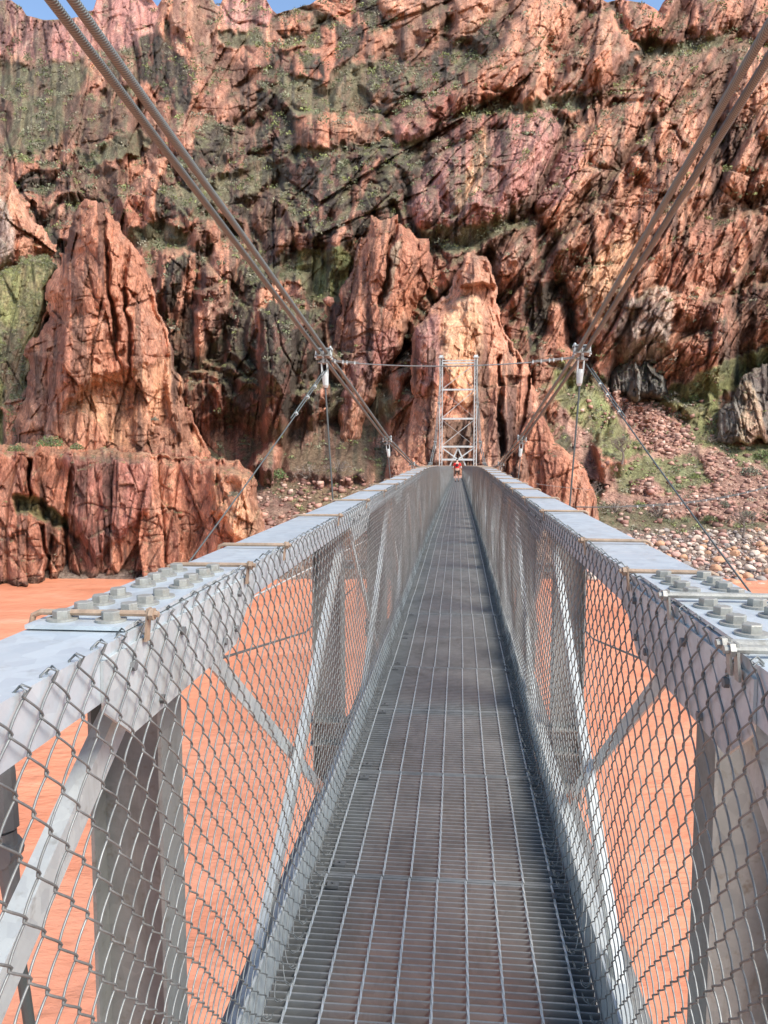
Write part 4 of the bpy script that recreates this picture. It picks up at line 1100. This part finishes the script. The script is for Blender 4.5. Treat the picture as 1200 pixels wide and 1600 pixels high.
# ---- landing
b = MB(); b.box(-3.4, 3.4, 85.6, 98.0, -15, -3.9); b.box(-2.6, 2.6, 86.9, 98, -3.9, -1.75)
o = b.build('stone_abutment', flat_mat('landing masonry', (.40, .22, .16), .9, .3, 1.2), None, bevel=.15); tag(o, 'reddish masonry abutment under the foot of the white bridge tower', 'abutment')

# ================================================================== PERSON
def person():
    root = bpy.data.objects.new('person', None); C.objects.link(root); root.location = (-.03, 60, dz(60))
    tag(root, 'person in a red top and dark shorts walking away far along the bridge', 'person')
    def skin(name, pts, edges, rad, mat, sub=2, root_i=0):
        me = bpy.data.meshes.new(name); me.from_pydata(pts, edges, []); o = link(name, me, mat, root)
        m = o.modifiers.new('skin', 'SKIN'); m.use_smooth_shade = True
        for i, r in enumerate(rad): me.skin_vertices[0].data[i].radius = r if isinstance(r, tuple) else (r, r)
        me.skin_vertices[0].data[root_i].use_root = True
        s2 = o.modifiers.new('sub', 'SUBSURF'); s2.levels = sub; s2.render_levels = sub
        return o
    sk = flat_mat('skin', (.55, .33, .24), .6, .05)
    # pelvis, spine, neck, head (bent forward, facing away)
    pts = [(0,0,.93),(0,.03,1.08),(0,.12,1.28),(0,.20,1.43),(0,.26,1.52),(0,.30,1.62),(0,.32,1.72),
           (-.10,0,.88),(-.12,.05,.50),(-.12,-.02,.10),(-.12,.12,.04),
           (.10,0,.88),(.11,.12,.50),(.11,.16,.10),(.11,.30,.04),
           (-.20,.20,1.40),(-.30,.18,1.14),(-.34,.34,.98),(-.35,.42,.95),(-.35,.47,.93),
           (.20,.20,1.40),(.30,.18,1.14),(.34,.34,.98),(.35,.42,.95),(.35,.47,.93)]
    E = [(0,1),(1,2),(2,3),(3,4),(4,5),(5,6),(0,7),(7,8),(8,9),(9,10),(0,11),(11,12),(12,13),(13,14),(3,15),(15,16),(16,17),(17,18),(18,19),(3,20),(20,21),(21,22),(22,23),(23,24)]
    R = [(.15,.11),(.14,.10),(.16,.11),(.13,.09),.05,.095,.075,.085,.055,.038,.03,.085,.055,.038,.03,.055,.042,.032,.03,.012,.055,.042,.032,.03,.012]
    skin('body', pts, E, R, sk)
    skin('shirt', [(0,.0,.98),(0,.05,1.1),(0,.13,1.28),(0,.20,1.42),(-.20,.20,1.41),(-.28,.185,1.2),(.20,.20,1.41),(.28,.185,1.2)],
         [(0,1),(1,2),(2,3),(3,4),(4,5),(3,6),(6,7)], [(.175,.13),(.165,.12),(.185,.13),(.15,.11),.075,.07,.075,.07], flat_mat('red cloth', (.72,.025,.02), .8, .2))
    skin('shorts', [(0,0,.97),(-.10,.0,.86),(-.12,.04,.58),(.10,.0,.86),(.11,.09,.58)], [(0,1),(1,2),(0,3),(3,4)], [(.17,.13),.11,.095,.11,.095], flat_mat('brown cloth', (.10,.075,.06), .9, .2))
    for x, yy in ((-.12, .05), (.11, .23)):
        skin('shoe', [(x, yy - .08, .045), (x, yy + .04, .05), (x, yy + .14, .035)], [(0,1),(1,2)], [.05,.052,.04], flat_mat('black shoe', (.02,.02,.02), .6, .2), 1)
    skin('hair', [(0,.28,1.66),(0,.29,1.71),(0,.31,1.765)], [(0,1),(1,2)], [.095,.105,.08], flat_mat('dark hair', (.03,.022,.02), .8, .2), 1)
    skin('backpack', [(0,-.02,1.14),(0,.0,1.26),(0,.06,1.42)], [(0,1),(1,2)], [(.13,.10),(.15,.12),(.12,.08)], flat_mat('dark pack', (.06,.015,.02), .8, .2), 1)
    for s in (-1, 1):
        skin('sleeve', [(s*.285,.185,1.2),(s*.30,.18,1.14),(s*.325,.28,1.05)], [(0,1),(1,2)], [.06,.055,.045], flat_mat('pale cloth', (.7,.66,.66), .8, .1), 1)
person()

# ================================================================== STONES
def stone_mesh(seed, angular):
    import bmesh
    bm = bmesh.new()
    if angular:
        r = random.Random(seed); bmesh.ops.create_cube(bm, size=1.5)
        for v in bm.verts: v.co = Vector((v.co.x * r.uniform(.7, 1.25), v.co.y * r.uniform(.55, 1), v.co.z * r.uniform(.35, .8)))
        bmesh.ops.triangulate(bm, faces=bm.faces[:])
        me = bpy.data.meshes.new('stone'); bm.to_mesh(me); bm.free(); return me
    bmesh.ops.create_icosphere(bm, subdivisions=3, radius=1)
    r = random.Random(seed); k = [Vector((r.uniform(-1, 1), r.uniform(-1, 1), r.uniform(-1, 1))).normalized() for _ in range(7)]
    hh = [r.uniform(.62, .9) for _ in k]
    for v in bm.verts:
        for d, h in zip(k, hh):
            e = v.co.dot(d)
            if e > h: v.co -= d * (e - h) * (1 if angular else .8)
        if angular: v.co *= r.uniform(.85, 1.15)
        v.co = Vector((v.co.x, v.co.y * .85, v.co.z * (.62 if not angular else .75)))
    me = bpy.data.meshes.new('stone'); bm.to_mesh(me); bm.free(); return me
def stone_mat(name, col):
    m, nt, b = new_mat(name)
    tc = node(nt, 'ShaderNodeTexCoord'); oi = node(nt, 'ShaderNodeObjectInfo')
    va = node(nt, 'ShaderNodeVectorMath', operation='ADD'); nt.links.new(tc.outputs['Object'], va.inputs[0]); nt.links.new(oi.outputs['Location'], va.inputs[1])
    n = noise_node(nt, 2.2, 5, .65, va.outputs[0])
    r = ramp(nt, n.outputs[0], [(.3, tuple(c * .68 for c in col)), (.55, col), (.75, tuple(min(1, c * 1.3) for c in col))])
    nt.links.new(r.outputs[0], b.inputs['Base Color']); b.inputs['Roughness'].default_value = .85
    bump(nt, b, n.outputs[0], .5, .15)
    return m
KINDS = [('cream', (.60, .47, .36)), ('pink', (.52, .30, .23)), ('orange', (.55, .30, .17)), ('grey', (.32, .27, .23))]
mats = [stone_mat(n + ' stone', c) for n, c in KINDS]
shapes = [stone_mesh(i, False) for i in range(6)]
kinds_me = []
for ki in range(4):
    row = []
    for sme in shapes:
        m2 = sme.copy(); m2.name = 'cobble'; m2.materials.append(mats[ki])
        m2.polygons.foreach_set('use_smooth', np.ones(len(m2.polygons), bool)); row.append(m2)
    kinds_me.append(row)
placed = []
tries = 0
while len(placed) < 300 and tries < 60000:
    tries += 1
    px = random.uniform(905, 1290); py = random.uniform(829, 925) 
    if px < 1010 and py < 850 and random.random() < .6: continue
    r = random.uniform(.32, .85) * (.75 + .5 * (py - 829) / 96)
    p = unproject(np.array(px), np.array(py), np.array(float(np.interp(py, GY, [np.interp(px, GX, row) for row in GD]))))
    if all((p[0] - q[0]) ** 2 + ((p[1] - q[1]) * .9) ** 2 > (.68 * (r + q[3])) ** 2 for q in placed):
        placed.append((p[0], p[1], p[2], r))
for x, y, z, r in placed:
    ki = random.choices(range(4), (5, 5, 4, 3))[0]
    o = bpy.data.objects.new('cobble', random.choice(kinds_me[ki])); C.objects.link(o)
    o.location = (x, y, z + r * .18); o.rotation_euler = (random.uniform(-.3, .3), random.uniform(-.3, .3), random.uniform(0, 6.28)); o.scale = (r, r, r * random.uniform(.85, 1.2))
    n = KINDS[ki][0]
    tag(o, 'rounded %s river cobble on the stony bank right of the bridge' % n, 'cobble', 'rounded %s cobbles on the stony bank' % n)

def stones_stuff(name, pts, label, pal, cat, smin, smax, up=.25):
    base = [stone_mesh(40 + i, True) for i in range(5)]
    B = []
    for me in base:
        v = np.empty(len(me.vertices) * 3); me.vertices.foreach_get('co', v)
        f = np.empty(len(me.polygons) * 3, np.int32); me.polygons.foreach_get('vertices', f)
        B.append((v.reshape(-1, 3), f.reshape(-1, 3)))
    V = []; F = []; Cc = []; n = 0
    for p in pts:
        v, f = B[rng.integers(5)]
        s_ = smin + (smax - smin) * rng.random() ** 3; a = rng.random() * 6.28; t = rng.uniform(-.5, .5)
        R = np.array(Matrix.Rotation(a, 3, 'Z') @ Matrix.Rotation(t, 3, 'X'))
        V.append((v * s_) @ R.T + p + np.array((0, 0, s_ * up))); F.append(f + n); n += len(v)
        Cc.append(np.repeat(np.array([pal[rng.integers(len(pal))]]) * rng.uniform(.7, 1.35), len(v), 0))
    o = link(name, np_mesh(name, np.vstack(V), np.vstack(F), np.clip(np.vstack(Cc), 0, .9)), M['leaf'])
    tag(o, label, cat, kind='stuff')
def wall_pts(poly, n):
    P = np.array(poly, float); out = []
    while len(out) < n:
        x = rng.uniform(*np.array([P[:, 0].min(), P[:, 0].max()])); y = rng.uniform(P[:, 1].min(), P[:, 1].max())
        if poly_sd(np.array([x]), np.array([y]), P)[0] > 0: out.append(wall_at(x, y))
    return out
# the stones too many to single out between the larger cobbles
stones_stuff('shingle', wall_pts([(880, 832), (1290, 826), (1290, 925), (880, 925)], 2600), 'small stones filling the gaps of the cobble bank', [(.5,.3,.23),(.42,.33,.28),(.5,.4,.33),(.25,.2,.18)], 'shingle', .10, .38)
T = [p for t, r, s_, p in FEAT if t == 'T']
T = T[-5:]
pts = []
for poly, n in zip(T, (500, 900, 300, 1500, 150)): pts += wall_pts([(min(max(x, -20), 1290), y) for x, y in poly], int(n * .75))
pts += wall_pts([(380, 750), (640, 745), (640, 840), (380, 840)], 900) + wall_pts([(840, 735), (1290, 700), (1290, 835), (840, 835)], 300)
pts += wall_pts([(870, 580), (1060, 640), (1290, 700), (1290, 740), (900, 740)], 220)
stones_stuff('scree', pts, 'broken red scree blocks spilling down the bank', [(.44,.25,.185),(.34,.18,.14),(.52,.35,.27),(.25,.145,.115)], 'scree', .08, .62)

# ================================================================== SHRUBS AND BARE TREES
def shrub(p, r, tone, label, twiggy=False, group=None):
    root = bpy.data.objects.new('shrub', None); C.objects.link(root); root.location = p
    tag(root, label, 'shrub', group)
    b = MB()
    for i in range(9):
        a = random.uniform(0, 6.28); e = random.uniform(.3, 1.2); d = Vector((math.cos(a) * math.cos(e), math.sin(a) * math.cos(e), math.sin(e))) * r
        b.tube([(0, 0, -.1), d * .5 + Vector((0, 0, .1 * r)), d * .9], [.035 * r + .01, .02 * r + .006, .004], 5)
    b.build('stems', M['twig'], root)
    k = 420 if not twiggy else 260
    c = rng.normal(size=(k, 3)); c /= np.linalg.norm(c, axis=1, keepdims=True); c *= rng.random((k, 1)) ** .35
    lump = .75 + .5 * fbm(c[:, 0] * 2 + tone[0] * 99, c[:, 1] * 2, int(r * 1000), 2)
    c *= lump[:, None]; c[:, 2] = np.abs(c[:, 2]) * .8
    c *= r
    u = rng.normal(size=(k, 3)); u /= np.linalg.norm(u, axis=1, keepdims=True); v = np.cross(u, rng.normal(size=(k, 3))); v /= np.linalg.norm(v, axis=1, keepdims=True)
    s_ = rng.uniform(.05, .13, (k, 1)) * r * (1.0 if not twiggy else 1.5); w = .5 if not twiggy else .10
    V = np.stack([c - u * s_, c - v * s_ * w, c + u * s_, c + v * s_ * w], 1).reshape(-1, 3)
    cc = np.repeat(np.array(tone)[None] * rng.uniform(.65, 1.4, (k, 1)), 4, 0)
    link('foliage', np_mesh('foliage', V, np.arange(len(V)).reshape(-1, 4), cc), M['leaf'], root)
M['twig'] = flat_mat('twig bark', (.20, .16, .13), .9, .3)
GR, GG, GY2, BR = (.19, .20, .14), (.13, .17, .07), (.22, .25, .09), (.24, .19, .15)
SH = [(1108, 812, 22, GG, 'small dark green shrub at the head of the cobble bank', 0), (1168, 806, 26, GR, 'grey low shrub right of the dark green one above the cobbles', 0),
      (1172, 742, 34, GR, 'large grey green shrub above the slack cable at the right edge', 0), (1032, 622, 26, GR, 'rounded grey shrub just right of the dark schist outcrop', 0),
      (1074, 626, 28, GG, 'green shrub on the grassy saddle between the outcrop and the layered stack', 0), (1056, 652, 24, GR, 'grey shrub on the grass directly below the saddle shrub', 0),
      (1191, 715, 34, GG, 'green shrub at the foot of the layered grey stack', 0), (1110, 690, 30, BR, 'brown leafless shrub left of the layered grey stack', 1),
      (960, 800, 60, BR, 'wide brown twiggy thicket behind the right rail', 1), (1030, 806, 56, BR, 'brown twiggy thicket in the middle of the bank edge', 1),
      (905, 745, 46, GG, 'dense green shrub below the low orange knob', 0), (880, 770, 44, GG, 'dark green shrub low behind the right rail', 0),
      (1128, 655, 30, GR, 'grey shrub hugging the left side of the layered stack', 0), (990, 600, 30, GG, 'green bush on the top of the scree tongue', 0),
      (530, 735, 50, BR, 'grey brown twiggy bush left of the tower foot', 1), (480, 745, 56, BR, 'brown twiggy bush in the dark gully mouth', 1),
      (430, 745, 40, GG, 'green bush at the right foot of the pink bluff', 0), (1085, 745, 20, GY2, 'small yellow green tuft on the grassy bench', 0),
      (1000, 790, 22, GY2, 'yellow green tuft left of the middle thicket', 0), (1130, 790, 24, GR, 'grey tuft on the red scree under the slack cable', 0)]
for px, py, w, tone, lab, tw_ in SH:
    p = wall_at(px, py); D = p[1]
    shrub(Vector(p) - Vector((0, .2, .1)), w / 2 * D / FPX, tone, lab, bool(tw_))
for px, py, D, w, lab in ((80, 697, 86, 42, 'olive shrub on the flat top of the pink bluff'), (120, 702, 86, 24, 'small olive shrub right of the larger one on the pink bluff'),
                          (364, 775, 84, 20, 'pale green tuft clinging to the bluff face'), (25, 705, 84, 26, 'green bush at the far left top of the bluff'), (242, 657, 93, 14, 'tiny pale tuft on the lower face of the pinnacle')):
    shrub(Vector(unproject(np.array(float(px)), np.array(float(py)), np.array(float(D)))), w / 2 * D / FPX, GG if 'tuft' not in lab else GR, lab)
def bare_tree(p, h, label, seed):
    r = random.Random(seed); root = bpy.data.objects.new('bare_tree', None); C.objects.link(root); root.location = p
    tag(root, label, 'tree'); b = MB()
    def grow(a, d, L, rad, lev):
        e = a + d * L; mid = a + d * L * .5 + Vector((r.uniform(-1, 1), r.uniform(-1, 1), r.uniform(-1, 1))) * L * .08
        b.tube([a, mid, e], [rad, rad * .8, rad * .6], 5)
        if lev:
            for _ in range(3 if lev > 1 else 4):
                q = Vector((r.uniform(-1, 1), r.uniform(-1, 1), r.uniform(-.2, 1))).normalized()
                grow(a + d * L * r.uniform(.6, 1), (d * .55 + q * .7).normalized(), L * r.uniform(.55, .8), rad * .58, lev - 1)
    t = MB(); t.tube([(0, 0, -.3), (.05 * h, 0, .2 * h), (.03 * h, 0, .36 * h)], [.045 * h, .035 * h, .028 * h], 8); t.build('trunk', M['twig'], root)
    for i in range(5):
        q = Vector((r.uniform(-1, 1), r.uniform(-1, 1), r.uniform(.3, 1))).normalized(); grow(Vector((.03 * h, 0, .34 * h)), q, .3 * h, .02 * h, 3)
    b.build('crown', M['twig'], root)
bare_tree(wall_at(972, 722), 4.2, 'dark bare tree standing on the grassy bench right of the knob', 3)
bare_tree(wall_at(1160, 838), 4.2, 'bare many branched tree at the back of the cobble bank', 8)
bare_tree(wall_at(925, 790), 3.6, 'bare tree low beside the right rail under the bench', 12)
